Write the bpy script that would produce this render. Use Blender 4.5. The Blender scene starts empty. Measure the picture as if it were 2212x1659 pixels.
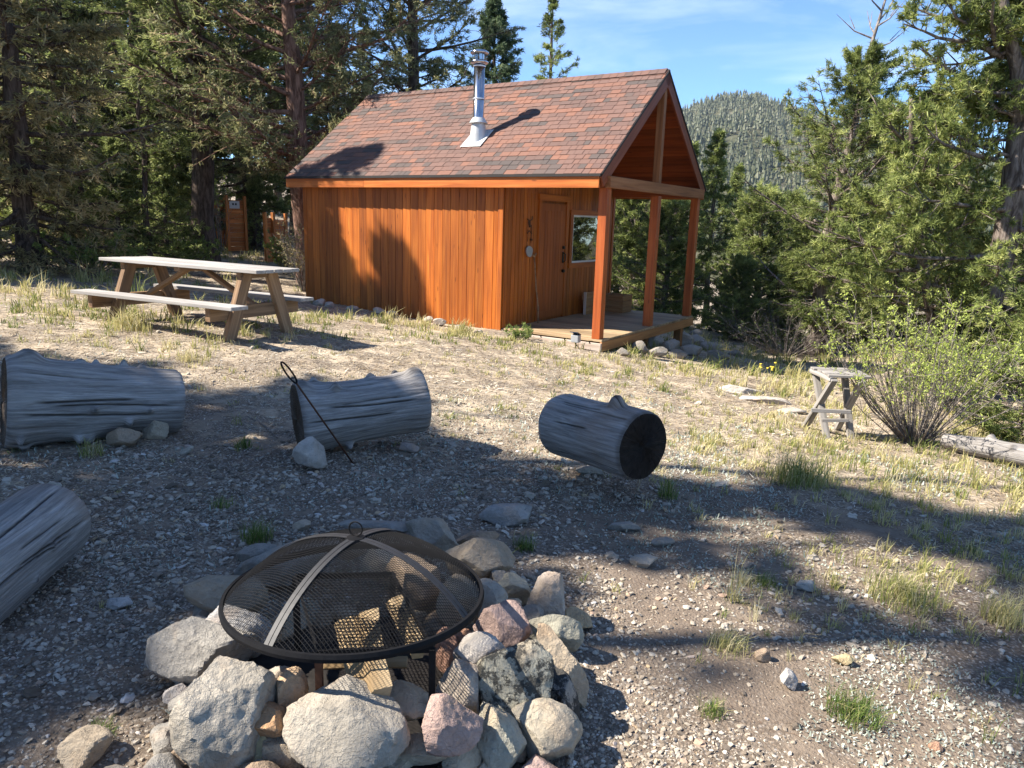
import bpy, math, random
import numpy as np
from mathutils import Matrix, Vector

random.seed(7)
rng = np.random.default_rng(11)
scene = bpy.context.scene
PI = math.pi

# ------------------------------------------------------------------ camera
W0, H0 = 2212.0, 1659.0                      # picture coordinates used for measuring
FPX, PITCH, ROLL = 1591.5, .2187, .029
CAM = np.array([0., 0., 1.6])
_cp, _sp, _cr, _sr = math.cos(PITCH), math.sin(PITCH), math.cos(ROLL), math.sin(ROLL)
FW = np.array([0, _cp, -_sp]); _u0 = np.array([0, _sp, _cp]); _r0 = np.array([1., 0, 0])
RT = _r0 * _cr + _u0 * _sr
UP = -_r0 * _sr + _u0 * _cr
camd = bpy.data.cameras.new('camera')
camd.angle = 2 * math.atan(W0 / 2 / FPX)
camd.clip_start = .05; camd.clip_end = 4000
cam = bpy.data.objects.new('camera', camd)
scene.collection.objects.link(cam)
cam.matrix_world = Matrix(((RT[0], UP[0], -FW[0], CAM[0]), (RT[1], UP[1], -FW[1], CAM[1]), (RT[2], UP[2], -FW[2], CAM[2]), (0, 0, 0, 1)))
scene.camera = cam

# ------------------------------------------------------------------ sun, sky, exposure
SUN = np.array([-.706, -.075, .703]); SUN /= np.linalg.norm(SUN)
sund = bpy.data.lights.new('sun', 'SUN'); sund.energy = 5.0; sund.angle = math.radians(.55)
sund.color = (1, .93, .83)
sun = bpy.data.objects.new('sun', sund); scene.collection.objects.link(sun)
sun.rotation_euler = Vector(SUN).to_track_quat('Z', 'Y').to_euler()
world = bpy.data.worlds.new('World'); scene.world = world; world.use_nodes = True
nt = world.node_tree; bg = nt.nodes['Background']
sky = nt.nodes.new('ShaderNodeTexSky'); sky.sky_type = 'NISHITA'; sky.sun_disc = False
sky.sun_elevation = math.asin(SUN[2]); sky.sun_rotation = math.atan2(SUN[0], SUN[1])
sky.altitude = 2700; sky.air_density = 1.1; sky.dust_density = .15; sky.ozone_density = 2.2
tc = nt.nodes.new('ShaderNodeTexCoord'); mp = nt.nodes.new('ShaderNodeMapping')
mp.inputs['Scale'].default_value = (2.2, 1.6, 9.0); mp.inputs['Rotation'].default_value = (0, .42, .2)
nz = nt.nodes.new('ShaderNodeTexNoise'); nz.inputs['Scale'].default_value = 1.5; nz.inputs['Detail'].default_value = 6
nz.inputs['Roughness'].default_value = .55; nz.inputs['Distortion'].default_value = .35
rp = nt.nodes.new('ShaderNodeValToRGB'); rp.color_ramp.elements[0].position = .51; rp.color_ramp.elements[1].position = .86
rp.color_ramp.elements[0].color = (0, 0, 0, 1); rp.color_ramp.elements[1].color = (.6, .6, .6, 1)
mx = nt.nodes.new('ShaderNodeMixRGB'); mx.inputs[2].default_value = (6.0, 6.6, 7.4, 1)
nt.links.new(tc.outputs['Generated'], mp.inputs[0]); nt.links.new(mp.outputs[0], nz.inputs[0])
nt.links.new(nz.outputs[0], rp.inputs[0]); nt.links.new(rp.outputs[0], mx.inputs[0])
tn = nt.nodes.new('ShaderNodeMixRGB'); tn.blend_type = 'MULTIPLY'; tn.inputs[0].default_value = 1; tn.inputs[2].default_value = (.65, .86, 1.08, 1)
nt.links.new(sky.outputs[0], tn.inputs[1]); nt.links.new(tn.outputs[0], mx.inputs[1]); nt.links.new(mx.outputs[0], bg.inputs[0])
bg.inputs[1].default_value = .088
scene.view_settings.view_transform = 'Standard'; scene.view_settings.look = 'None'
scene.view_settings.exposure = 1.48; scene.view_settings.gamma = 1
scene.cycles.max_bounces = 6; scene.cycles.diffuse_bounces = 3; scene.cycles.glossy_bounces = 3
scene.cycles.transmission_bounces = 4; scene.cycles.transparent_max_bounces = 6
scene.cycles.use_denoising = True

# ------------------------------------------------------------------ measuring helpers
def ray(u, v): return FW + RT * (u - W0 / 2) / FPX - UP * (v - H0 / 2) / FPX
def at(u, v, d): return CAM + ray(u, v) * d
def onz(u, v, z):
    r = ray(u, v); return CAM + r * ((z - CAM[2]) / r[2])
def prj(P):
    P = np.asarray(P, float) - CAM; d = P @ FW
    return W0 / 2 + FPX * (P @ RT) / d, H0 / 2 - FPX * (P @ UP) / d
def nrm(v): v = np.asarray(v, float); return v / np.linalg.norm(v)

def _hash(i, j, k, seed):
    n = (i * 374761393 + j * 668265263 + k * 2147483647 + seed * 974634777) & 0xffffffff
    n = ((n ^ (n >> 13)) * 1274126177) & 0xffffffff
    return ((n ^ (n >> 16)) & 0xffffff) / float(0xffffff)
def vnoise(P, seed=0):
    P = np.asarray(P, float); I = np.floor(P).astype(np.int64); F = P - I; F = F * F * (3 - 2 * F)
    out = 0
    for a in (0, 1):
        for b in (0, 1):
            for c in (0, 1):
                w = (F[..., 0] if a else 1 - F[..., 0]) * (F[..., 1] if b else 1 - F[..., 1]) * (F[..., 2] if c else 1 - F[..., 2])
                out = out + w * _hash(I[..., 0] + a, I[..., 1] + b, I[..., 2] + c, seed)
    return out * 2 - 1
def fbm(P, oct=4, seed=0, gain=.5):
    s = 0; a = 1.; t = 0
    for o in range(oct):
        s = s + a * vnoise(np.asarray(P) * 2 ** o + o * 17.3, seed + o); t += a; a *= gain
    return s / t
def n2(x, y, s, oct=3, seed=0):
    return fbm(np.stack([np.asarray(x) * s, np.asarray(y) * s, np.zeros_like(np.asarray(x, float))], -1), oct, seed)

# ------------------------------------------------------------------ terrain
ctrl = [at(*c) for c in [(495, 738, 8.2), (590, 728, 8.7), (240, 692, 8.9), (1790, 952, 7.2), (1300, 766, 11.2), (1490, 752, 14.4), (1400, 760, 12.8),
        (1750, 792, 15.5), (1790, 748, 20), (2140, 748, 15), (667, 652, 14.3), (1080, 716, 12.25), (860, 686, 13.2), (470, 535, 24), (0, 560, 15), (0, 700, 8), (50, 497, 26)]]
ctrl += [onz(u, v, z + 1.6) for u, v, z in [(750, 1620, -1.62), (780, 965, -1.68), (1390, 1045, -1.7), (2212, 1659, -1.72), (0, 1659, -1.55), (0, 965, -1.55), (2212, 1100, -1.85), (760, 1180, -1.62), (1150, 1250, -1.66)]]
ctrl += [np.array(p, float) for p in [(0, -10, .3), (-15, 0, .7), (-15, 10, .6), (15, 0, -1.2), (15, 10, -1.3), (-30, 30, 1.9), (0, 27, -.6), (9, 32, -2.9), (22, 35, -3.9), (-15, 45, 2.2), (30, 12, -2.8), (-35, -5, 1.4), (6, 45, -3.2)]]
ctrl = np.array(ctrl)
def _U(r): return np.where(r > 0, r * r * np.log(r + 1e-12), 0)
_n = len(ctrl)
_K = _U(np.linalg.norm(ctrl[:, None, :2] - ctrl[None, :, :2], axis=2)) + np.eye(_n) * .6
_Pm = np.c_[np.ones(_n), ctrl[:, :2]]
_A = np.block([[_K, _Pm], [_Pm.T, np.zeros((3, 3))]])
_w = np.linalg.solve(_A, np.r_[ctrl[:, 2], 0, 0, 0])
RIDGE = [(-1400, 430), (-500, 420), (0, 390), (700, 350), (1000, 330), (1300, 290), (1440, 262), (1480, 240), (1520, 225), (1570, 214), (1600, 210), (1640, 214), (1700, 234), (1790, 252),
         (1860, 268), (1900, 274), (1990, 298), (2060, 315), (2212, 350), (2600, 420), (3600, 450)]
_rz = []
for u, v in RIDGE:
    r = ray(u, v + 26); _rz.append((math.atan2(r[0], r[1]), r[2] / math.hypot(r[0], r[1])))
_rz = np.array(_rz)
def sst(a, b, x): t = np.clip((x - a) / (b - a), 0, 1); return t * t * (3 - 2 * t)
def gz(x, y, fine=True):
    x = np.asarray(x, float); y = np.asarray(y, float); r = np.hypot(x, y)
    k = np.minimum(1, 42 / np.maximum(r, 1e-6)); xn, yn = x * k, y * k
    R_ = np.sqrt((xn[..., None] - ctrl[:, 0]) ** 2 + (yn[..., None] - ctrl[:, 1]) ** 2)
    z = _U(R_) @ _w[:_n] + _w[_n] + _w[_n + 1] * xn + _w[_n + 2] * yn
    az = np.arctan2(x, y)
    te = np.interp(az, _rz[:, 0], _rz[:, 1], left=.03, right=.03)
    zf = -8.0 + (te * 950 + 8) * sst(200, 950, r) ** 1.0
    lf = sst(.1, -.35, az)
    zf = zf * (1 - lf) + (3 + r * .05) * lf
    z = z * (1 - sst(35, 120, r)) + zf * sst(35, 120, r)
    if fine:
        nearw = np.clip(1.2 - r / 60, 0, 1)
        z = z + .035 * n2(x, y, .9, 3, 3) * nearw + .012 * n2(x, y, 5, 3, 5) * nearw
    return z
def gpix(u, v, tmax=90):
    r = ray(u, v); t = np.arange(.8, tmax, .04); P = CAM + r[None] * t[:, None]
    b = P[:, 2] < gz(P[:, 0], P[:, 1]); i = int(np.argmax(b)) if b.any() else len(t) - 1
    return P[i]
def vh(u): return H0 / 2 - FPX * math.tan(PITCH) + ROLL * (u - W0 / 2)
def gp(u, d):
    r = ray(u, vh(u)); h = r[:2] / np.linalg.norm(r[:2]) * d
    return np.array([h[0], h[1], float(gz(h[0], h[1]))])
def hfor(b, v):
    lo, hi = 0, 60
    for _ in range(40):
        m = (lo + hi) / 2
        if prj(b + np.array([0, 0, m]))[1] > v: lo = m
        else: hi = m
    return lo

# ------------------------------------------------------------------ object helpers
COL = scene.collection
def tag(o, label=None, cat=None, group=None, kind=None):
    if label: o['label'] = label
    if cat: o['category'] = cat
    if group: o['group'] = group
    if kind: o['kind'] = kind
    return o
def empty(name, loc, label, cat, group=None):
    o = bpy.data.objects.new(name, None); COL.objects.link(o); o.location = [float(c) for c in loc]; o.empty_display_size = .2
    bpy.context.view_layer.update() if False else None
    return tag(o, label, cat, group)
def link(name, me, mat, parent=None):
    o = bpy.data.objects.new(name, me); COL.objects.link(o)
    if mat: me.materials.append(mat)
    if parent is not None:
        o.parent = parent
        off = Vector((0, 0, 0)); p = parent
        while p is not None: off += p.location; p = p.parent
        o.location = -off if parent.type == 'EMPTY' else Vector((0, 0, 0))
    return o
def mk(name, V, F, mat, parent=None, rnd=None, smooth=False, lc=None, origin=None):
    V = np.asarray(V, np.float32).reshape(-1, 3); F = np.asarray(F, np.int32); k = F.shape[1]
    off = np.zeros(3)
    if origin is not None: off = np.asarray(origin, float)
    if parent is not None and parent.type == 'EMPTY': off = np.array(parent.location)
    V = V - off.astype(np.float32)
    me = bpy.data.meshes.new(name); me.vertices.add(len(V)); me.vertices.foreach_set('co', V.ravel())
    me.loops.add(F.size); me.loops.foreach_set('vertex_index', F.ravel())
    me.polygons.add(len(F)); me.polygons.foreach_set('loop_start', np.arange(0, F.size, k, dtype=np.int32))
    if rnd is not None:
        a = me.attributes.new('rnd', 'FLOAT', 'POINT'); a.data.foreach_set('value', np.asarray(rnd, np.float32))
    if lc is not None:
        a = me.attributes.new('lc', 'FLOAT_VECTOR', 'POINT'); a.data.foreach_set('vector', np.asarray(lc, np.float32).ravel())
    me.update(calc_edges=True)
    me.polygons.foreach_set('use_smooth', np.full(len(F), smooth))
    o = bpy.data.objects.new(name, me); COL.objects.link(o)
    if mat: me.materials.append(mat)
    if parent is not None:
        o.parent = parent
        if parent.type != 'EMPTY':      # sub-part: vertices are in the root's frame, like its parent's
            r = parent
            while r.parent is not None: r = r.parent
            if r.type == 'EMPTY':
                me.transform(Matrix.Translation(-Vector(r.location)))
            else:
                me.transform(Matrix.Translation(-Vector(r.location)))
    elif origin is not None: o.location = [float(c) for c in off]
    return o
BF = [(0, 1, 3, 2), (4, 6, 7, 5), (0, 4, 5, 1), (2, 3, 7, 6), (0, 2, 6, 4), (1, 5, 7, 3)]
class MB:
    """collects boxes, bars and tubes that make ONE part"""
    def __init__(s): s.V = []; s.F = []; s.R = []; s.L = []; s.n = 0
    def add(s, V, F, rnd=None, lc=None):
        V = np.asarray(V, float); F = np.asarray(F)
        s.V.append(V); s.F += [tuple(int(i) + s.n for i in f) for f in F]
        r = random.random() if rnd is None else rnd
        s.R.append(np.full(len(V), r) if np.isscalar(r) else r)
        s.L.append(V + np.array([random.random() * 9, random.random() * 9, 0]) if lc is None else lc); s.n += len(V)
    def box(s, c, size, ax=None, rnd=None):
        ax = np.eye(3) if ax is None else np.asarray(ax, float); size = np.asarray(size, float)
        g = np.array([[i, j, k] for i in (-.5, .5) for j in (-.5, .5) for k in (-.5, .5)]) * size
        V = np.asarray(c, float) + g @ ax
        o = np.argsort(-size); lc = g[:, o] + np.array([random.random() * 20, random.random() * 20, random.random() * 20])
        f = BF if np.linalg.det(ax) > 0 else [q[::-1] for q in BF]
        s.add(V, f, rnd, lc)
    def bar(s, p, q, w, t, side=None, rnd=None):
        p = np.asarray(p, float); q = np.asarray(q, float); d = q - p; L = np.linalg.norm(d); d = d / L
        sd = np.array([0, 0, 1.]) if side is None else np.asarray(side, float)
        if abs(d @ nrm(sd)) > .95 and side is None: sd = np.array([1., 0, 0])
        b = nrm(np.cross(d, sd)); a = np.cross(b, d)
        s.box((p + q) / 2, (L, w, t), [d, a, b], rnd)
    def tube(s, P, r, sides=8, rnd=None, caps=True):
        P = np.asarray(P, float); r = np.broadcast_to(np.asarray(r, float), (len(P),))
        k_ = len(P); T = np.gradient(P, axis=0); closed = np.linalg.norm(P[0] - P[-1]) < 1e-4
        if closed: T[0] = T[-1] = P[1] - P[-2]
        T /= np.linalg.norm(T, axis=1, keepdims=True) + 1e-9; cen = P - P.mean(0); pn = np.linalg.svd(cen)[2][2]
        if abs(T @ pn).max() > .9: pn = np.array([1., 0, 0]) if abs(T[0][0]) < .7 else np.array([0, 1., 0])
        a_ = np.cross(T, pn); a_ /= np.linalg.norm(a_, axis=1, keepdims=True) + 1e-9; b_ = np.cross(T, a_); th_ = np.arange(sides) / sides * 2 * PI
        V = (P[:, None] + (a_[:, None] * np.cos(th_)[None, :, None] + b_[:, None] * np.sin(th_)[None, :, None]) * r[:, None, None]).reshape(-1, 3)
        Fs = [(i * sides + j, i * sides + (j + 1) % sides, (i + 1) * sides + (j + 1) % sides, (i + 1) * sides + j) for i in range(k_ - 1) for j in range(sides)]
        if caps:
            Fs.append(tuple(range(sides))[::-1]); Fs.append(tuple(range(len(V) - sides, len(V))))
        n0 = s.n; s.V.append(V); s.F += [tuple(int(i) + n0 for i in f) for f in Fs]
        rr = random.random() if rnd is None else rnd
        s.R.append(np.full(len(V), rr)); s.L.append(V * 1.0); s.n += len(V)
    def lathe(s, prof, c, sides=24, ax=None, rnd=.5, caps=False):
        ax = np.eye(3) if ax is None else np.asarray(ax); k = len(prof)
        a = np.arange(sides) / sides * 2 * PI; V = []
        for r, z in prof: V.append(np.c_[r * np.cos(a), r * np.sin(a), np.full(sides, z)])
        V = np.asarray(c) + np.concatenate(V) @ ax
        F = [(i * sides + j, i * sides + (j + 1) % sides, (i + 1) * sides + (j + 1) % sides, (i + 1) * sides + j) for i in range(k - 1) for j in range(sides)]
        if caps: F.append(tuple(range(sides))[::-1]); F.append(tuple(range((k - 1) * sides, k * sides)))
        n0 = s.n; s.V.append(V); s.F += [tuple(i + n0 for i in f) for f in F]; s.R.append(np.full(len(V), rnd)); s.L.append(V * 1.); s.n += len(V)
    def build(s, name, mat, parent=None, bevel=0, smooth=False, origin=None):
        V = np.concatenate(s.V); off = np.zeros(3)
        if origin is not None: off = np.asarray(origin, float)
        if parent is not None:
            r = parent
            while r.parent is not None: r = r.parent
            off = np.array(r.location)
        me = bpy.data.meshes.new(name); me.from_pydata((V - off).tolist(), [], s.F)
        a = me.attributes.new('rnd', 'FLOAT', 'POINT'); a.data.foreach_set('value', np.concatenate(s.R).astype(np.float32))
        a = me.attributes.new('lc', 'FLOAT_VECTOR', 'POINT'); a.data.foreach_set('vector', np.concatenate(s.L).astype(np.float32).ravel())
        if smooth: me.polygons.foreach_set('use_smooth', np.full(len(me.polygons), True))
        o = bpy.data.objects.new(name, me); COL.objects.link(o); me.materials.append(mat)
        if parent is not None: o.parent = parent
        elif origin is not None: o.location = [float(c) for c in off]
        if bevel:
            m = o.modifiers.new('bevel', 'BEVEL'); m.width = bevel; m.segments = 2; m.limit_method = 'ANGLE'
        return o
def tubes(P, rad, s):
    """P (N,k,3), rad (N,k) -> verts, quads"""
    N, k = P.shape[:2]; d = P[:, -1] - P[:, 0]; d /= np.linalg.norm(d, axis=1, keepdims=True) + 1e-9
    h = np.where(np.abs(d[:, 2:3]) > .8, np.array([[1., 0, 0]]), np.array([[0, 0, 1.]]))
    a = np.cross(d, h); a /= np.linalg.norm(a, axis=1, keepdims=True); b = np.cross(d, a)
    t = np.arange(s) / s * 2 * PI
    ring = a[:, None, None] * np.cos(t)[None, None, :, None] + b[:, None, None] * np.sin(t)[None, None, :, None]
    V = P[:, :, None] + ring * rad[:, :, None, None]
    i = np.arange(N)[:, None, None] * k * s; j = np.arange(k - 1)[None, :, None] * s; q = np.arange(s)[None, None]
    q2 = (q + 1) % s
    F = np.stack([i + j + q, i + j + q2, i + j + s + q2, i + j + s + q], -1).reshape(-1, 4)
    return V.reshape(-1, 3), F

# ------------------------------------------------------------------ materials
def nodes(name):
    m = bpy.data.materials.new(name); m.use_nodes = True; t = m.node_tree
    return m, t, t.nodes['Principled BSDF'], t.nodes.new, t.links.new
def ramp(N, stops):
    r = N('ShaderNodeValToRGB'); e = r.color_ramp.elements
    while len(e) > 1: e.remove(e[-1])
    e[0].position = stops[0][0]; e[0].color = (*stops[0][1], 1)
    for p, c in stops[1:]:
        q = e.new(p); q.color = (*c, 1)
    return r
def noise(N, L, vec, scale, detail=4, rough=.55, dist=0, mscale=None):
    n = N('ShaderNodeTexNoise'); n.inputs['Scale'].default_value = scale; n.inputs['Detail'].default_value = detail
    n.inputs['Roughness'].default_value = rough; n.inputs['Distortion'].default_value = dist
    if mscale is not None:
        m = N('ShaderNodeMapping'); m.inputs['Scale'].default_value = mscale; L(vec, m.inputs[0]); vec = m.outputs[0]
    L(vec, n.inputs['Vector']); return n.outputs['Fac']
def mix(N, L, fac, a, b, mode='MIX'):
    m = N('ShaderNodeMixRGB'); m.blend_type = mode
    for s, v in ((0, fac), (1, a), (2, b)):
        if isinstance(v, (int, float)): m.inputs[s].default_value = v if s == 0 else (v, v, v, 1)
        elif isinstance(v, tuple): m.inputs[s].default_value = (*v, 1)
        else: L(v, m.inputs[s])
    return m.outputs[0]
def mth(N, L, op, a, b=0.):
    m = N('ShaderNodeMath'); m.operation = op
    for s, v in ((0, a), (1, b)):
        if isinstance(v, (int, float)): m.inputs[s].default_value = v
        else: L(v, m.inputs[s])
    return m.outputs[0]
def bump(N, L, h, bsdf, strength=.4, dist=.01):
    b = N('ShaderNodeBump'); b.inputs['Strength'].default_value = strength; b.inputs['Distance'].default_value = dist
    L(h, b.inputs['Height']); L(b.outputs[0], bsdf.inputs['Normal'])
def attr(N, name):
    a = N('ShaderNodeAttribute'); a.attribute_name = name; return a

def wood(name, c0, c1, c2, rough=.6, knots=True, gs=1.0, var=.5, bmp=.25, spec=.3):
    m, t, P, N, L = nodes(name); lc = attr(N, 'lc').outputs['Vector']; rn = attr(N, 'rnd').outputs['Fac']
    g = noise(N, L, lc, 9 * gs, 5, .6, .6, (.10, 2.2, 2.2)); f = noise(N, L, lc, 60 * gs, 3, .6, 0, (.05, 2, 2)); b = noise(N, L, lc, 1.2, 2, .5)
    r = ramp(N, [(.28, c0), (.5, c1), (.72, c2)]); L(g, r.inputs[0]); c = r.outputs[0]
    c = mix(N, L, .35, c, mix(N, L, f, (.45, .45, .45), (1.35, 1.3, 1.25)), 'MULTIPLY')
    v = N('ShaderNodeMapRange'); v.inputs['To Min'].default_value = 1 - var; v.inputs['To Max'].default_value = 1 + var * .45; L(rn, v.inputs[0])
    cb = N('ShaderNodeCombineColor'); [L(v.outputs[0], cb.inputs[i]) for i in range(3)]
    c = mix(N, L, 1., c, cb.outputs[0], 'MULTIPLY')
    c = mix(N, L, .5, c, mix(N, L, b, (.55, .5, .45), (1.4, 1.4, 1.4)), 'MULTIPLY')
    if knots:
        vo = N('ShaderNodeTexVoronoi'); vo.inputs['Scale'].default_value = 2.6; mpn = N('ShaderNodeMapping'); mpn.inputs['Scale'].default_value = (.8, 3.2, 3.2)
        L(lc, mpn.inputs[0]); L(mpn.outputs[0], vo.inputs['Vector'])
        kr = ramp(N, [(0, (.25, .2, .15)), (.07, (.45, .4, .35)), (.12, (1, 1, 1))]); L(vo.outputs['Distance'], kr.inputs[0])
        c = mix(N, L, .8, c, kr.outputs[0], 'MULTIPLY')
    L(c, P.inputs['Base Color']); P.inputs['Roughness'].default_value = rough; P.inputs['Specular IOR Level'].default_value = spec
    bump(N, L, mix(N, L, .5, g, f), P, bmp, .004)
    return m
def leafmat(name, stops, trans=.35, spec=.25):
    m, t, P, N, L = nodes(name); rn = attr(N, 'rnd').outputs['Fac']
    r = ramp(N, stops); L(rn, r.inputs[0])
    L(r.outputs[0], P.inputs['Base Color']); P.inputs['Roughness'].default_value = .55; P.inputs['Specular IOR Level'].default_value = spec
    tr = N('ShaderNodeBsdfTranslucent'); L(r.outputs[0], tr.inputs[0]); ms = N('ShaderNodeMixShader'); ms.inputs[0].default_value = trans
    L(P.outputs[0], ms.inputs[1]); L(tr.outputs[0], ms.inputs[2]); L(ms.outputs[0], t.nodes['Material Output'].inputs[0])
    return m
def plain(name, col, rough=.5, metal=0., nscale=20, var=.3, bm=.1, spec=.5):
    m, t, P, N, L = nodes(name); tcn = N('ShaderNodeTexCoord').outputs['Object']
    n = noise(N, L, tcn, nscale, 5, .6); c = mix(N, L, n, tuple(x * (1 - var) for x in col), tuple(min(1, x * (1 + var)) for x in col))
    L(c, P.inputs['Base Color']); P.inputs['Roughness'].default_value = rough; P.inputs['Metallic'].default_value = metal; P.inputs['Specular IOR Level'].default_value = spec
    bump(N, L, n, P, bm, .003); return m
def barkmat(name, c0, c1, sc=6):
    m, t, P, N, L = nodes(name); o = N('ShaderNodeTexCoord').outputs['Object']
    a = noise(N, L, o, sc * 2.5, 6, .65, .8, (1, 1, .22)); b = noise(N, L, o, sc * .5, 3, .5)
    r = ramp(N, [(.3, tuple(x * .35 for x in c0)), (.46, c0), (.62, c1)]); L(a, r.inputs[0])
    c = mix(N, L, .6, r.outputs[0], mix(N, L, b, (.5, .5, .5), (1.5, 1.45, 1.4)), 'MULTIPLY')
    L(c, P.inputs['Base Color']); P.inputs['Roughness'].default_value = .9; P.inputs['Specular IOR Level'].default_value = .15
    bump(N, L, a, P, .9, .03); return m

M = {}
M['stain'] = wood('stained_siding', (.25, .062, .010), (.43, .118, .015), (.56, .185, .028), .5, True, 1, .34, .25, .35)
M['darkstain'] = wood('dark_stained_backing', (.05, .014, .004), (.07, .018, .005), (.09, .022, .006), .7, False)
M['stain_trim'] = wood('stained_trim', (.33, .082, .016), (.47, .135, .026), (.58, .20, .05), .5, True, 1, .2, .25, .35)
M['post'] = wood('stained_post', (.24, .050, .012), (.38, .090, .02), (.48, .14, .035), .45, True, .9, .2, .25, .4)
M['redtrim'] = wood('red_brown_trim', (.15, .04, .018), (.22, .062, .028), (.28, .085, .04), .55, True, 1, .25, .2)
M['beam'] = wood('raw_beam', (.17, .07, .028), (.29, .125, .05), (.37, .18, .08), .65, True, 1, .2)
M['deck'] = wood('deck_boards', (.24, .16, .09), (.36, .26, .15), (.46, .35, .22), .7, True, 1, .3)
M['rimb'] = wood('deck_rim', (.22, .10, .04), (.34, .16, .06), (.42, .22, .09), .65, True, 1, .25)
M['greyboard'] = wood('pale_sill_board', (.38, .30, .24), (.50, .42, .35), (.6, .53, .46), .8, False, 1, .2)
M['ceil'] = wood('ceiling_boards', (.16, .035, .010), (.25, .055, .013), (.32, .085, .02), .55, True, 1, .3)
M['door'] = wood('door_wood', (.25, .062, .013), (.36, .098, .02), (.44, .14, .033), .5, False, 1.4, .22, .15)
M['weather'] = wood('weathered_plank', (.22, .205, .19), (.38, .365, .345), (.50, .485, .465), .8, True, 1, .15, .5, .2)
M['tleg'] = wood('picnic_timber', (.16, .10, .06), (.30, .19, .11), (.44, .29, .17), .8, True, 1, .25, .5, .2)
M['greywood'] = wood('grey_timber', (.14, .13, .115), (.27, .255, .235), (.42, .405, .385), .85, True, 1, .2, .6, .2)
M['outhouse'] = wood('outhouse_planks', (.40, .12, .03), (.58, .20, .05), (.70, .32, .10), .6, True, 1, .3)
M['board'] = wood('planter_cedar', (.26, .13, .05), (.38, .20, .085), (.46, .27, .13), .65, True, 1, .25)
M['firewood'] = wood('split_firewood', (.20, .13, .06), (.36, .26, .145), (.48, .37, .23), .8, False, 1, .2, .6, .2)
M['galv'] = plain('galvanised_flashing', (.70, .71, .72), .38, .75, 14, .1, .05)
M['flash'] = plain('white_flashing', (.52, .53, .53), .45, .3, 14, .08, .05)
M['chrome'] = plain('polished_steel', (.50, .51, .53), .16, 1., 6, .06, .02)
M['darkmetal'] = plain('dark_metal', (.05, .05, .052), .45, .8, 30, .3, .1)
M['blacksteel'] = plain('black_steel', (.009, .009, .010), .65, .0, 40, .4, .15, .12)
M['strap'] = plain('scorched_strap', (.020, .020, .022), .6, .0, 25, .5, .1)
M['rust'] = plain('rusty_iron', (.10, .045, .025), .7, .5, 40, .6, .3)
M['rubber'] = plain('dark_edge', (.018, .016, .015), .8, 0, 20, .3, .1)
M['white'] = plain('white_vinyl', (.7, .7, .69), .4, 0, 5, .04, .02)
M['black'] = plain('black_hardware', (.02, .02, .02), .35, .5, 30, .2, .05)
M['grey'] = plain('grey_plastic', (.30, .31, .32), .4, 0, 12, .15, .05)
M['ash'] = plain('ash_and_charcoal', (.028, .025, .023), .95, 0, 25, .7, .8, .1)
M['blackchar'] = plain('charred_wood', (.022, .017, .014), .85, 0, 30, .8, 1., .15)
M['paper'] = plain('faded_paper', (.55, .55, .55), .7, 0, 60, .4, 0)
M['yellow'] = plain('yellow_petals', (.75, .55, .05), .7, 0, 10, .2, 0)
m, t, P, N, L = nodes('window_glass'); P.inputs['Base Color'].default_value = (.008, .010, .010, 1); P.inputs['Roughness'].default_value = .015; P.inputs['IOR'].default_value = 1.9; P.inputs['Specular IOR Level'].default_value = .8
P.inputs['Coat Weight'].default_value = .7; P.inputs['Coat Roughness'].default_value = .01
M['glass'] = m
m, t, P, N, L = nodes('solar_glass'); P.inputs['Base Color'].default_value = (.02, .03, .05, 1); P.inputs['Roughness'].default_value = .1; M['solar'] = m
# shingles
m, t, P, N, L = nodes('asphalt_shingles'); rn = attr(N, 'rnd').outputs['Fac']; o = N('ShaderNodeTexCoord').outputs['Object']
r = ramp(N, [(0, (.080, .066, .061)), (.17, (.098, .075, .067)), (.22, (.118, .077, .065)), (.42, (.135, .081, .067)), (.46, (.148, .090, .074)), (.80, (.160, .092, .073)), (.84, (.182, .095, .069)), (1, (.20, .10, .070))]); L(rn, r.inputs[0])
g = noise(N, L, o, 260, 2, .7); g2 = noise(N, L, o, 1.1, 3, .5)
c = mix(N, L, .6, r.outputs[0], mix(N, L, g, (.5, .5, .5), (1.5, 1.5, 1.5)), 'MULTIPLY'); c = mix(N, L, .5, c, mix(N, L, g2, (.75, .75, .75), (1.25, 1.2, 1.15)), 'MULTIPLY')
L(c, P.inputs['Base Color']); P.inputs['Roughness'].default_value = .85; P.inputs['Specular IOR Level'].default_value = .25; bump(N, L, g, P, .3, .002); M['shingle'] = m
# rock: tint = object colour, alpha = black lichen amount
m, t, P, N, L = nodes('field_stone'); oi = N('ShaderNodeObjectInfo'); o = N('ShaderNodeTexCoord').outputs['Object']
ov = N('ShaderNodeVectorMath'); ov.operation = 'ADD'; L(o, ov.inputs[0]); cr_ = N('ShaderNodeCombineXYZ'); mr = mth(N, L, 'MULTIPLY', oi.outputs['Random'], 40.); L(mr, cr_.inputs[0]); L(cr_.outputs[0], ov.inputs[1]); o = ov.outputs[0]
a = noise(N, L, o, 9, 6, .6, .5); b = noise(N, L, o, 42, 5, .7); c3 = noise(N, L, o, 4, 3, .5, 1.2)
c = mix(N, L, .75, oi.outputs['Color'], mix(N, L, a, (.38, .36, .34), (1.75, 1.72, 1.66)), 'MULTIPLY')
c = mix(N, L, .55, c, mix(N, L, b, (.4, .4, .4), (1.55, 1.55, 1.5)), 'MULTIPLY')
wr = ramp(N, [(.52, (0, 0, 0)), (.68, (1, 1, 1))]); L(c3, wr.inputs[0]); wf = mth(N, L, 'MULTIPLY', wr.outputs[0], .38)
c = mix(N, L, wf, c, (.40, .26, .15))
vo = N('ShaderNodeTexVoronoi'); vo.inputs['Scale'].default_value = 34; L(o, vo.inputs['Vector'])
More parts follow.
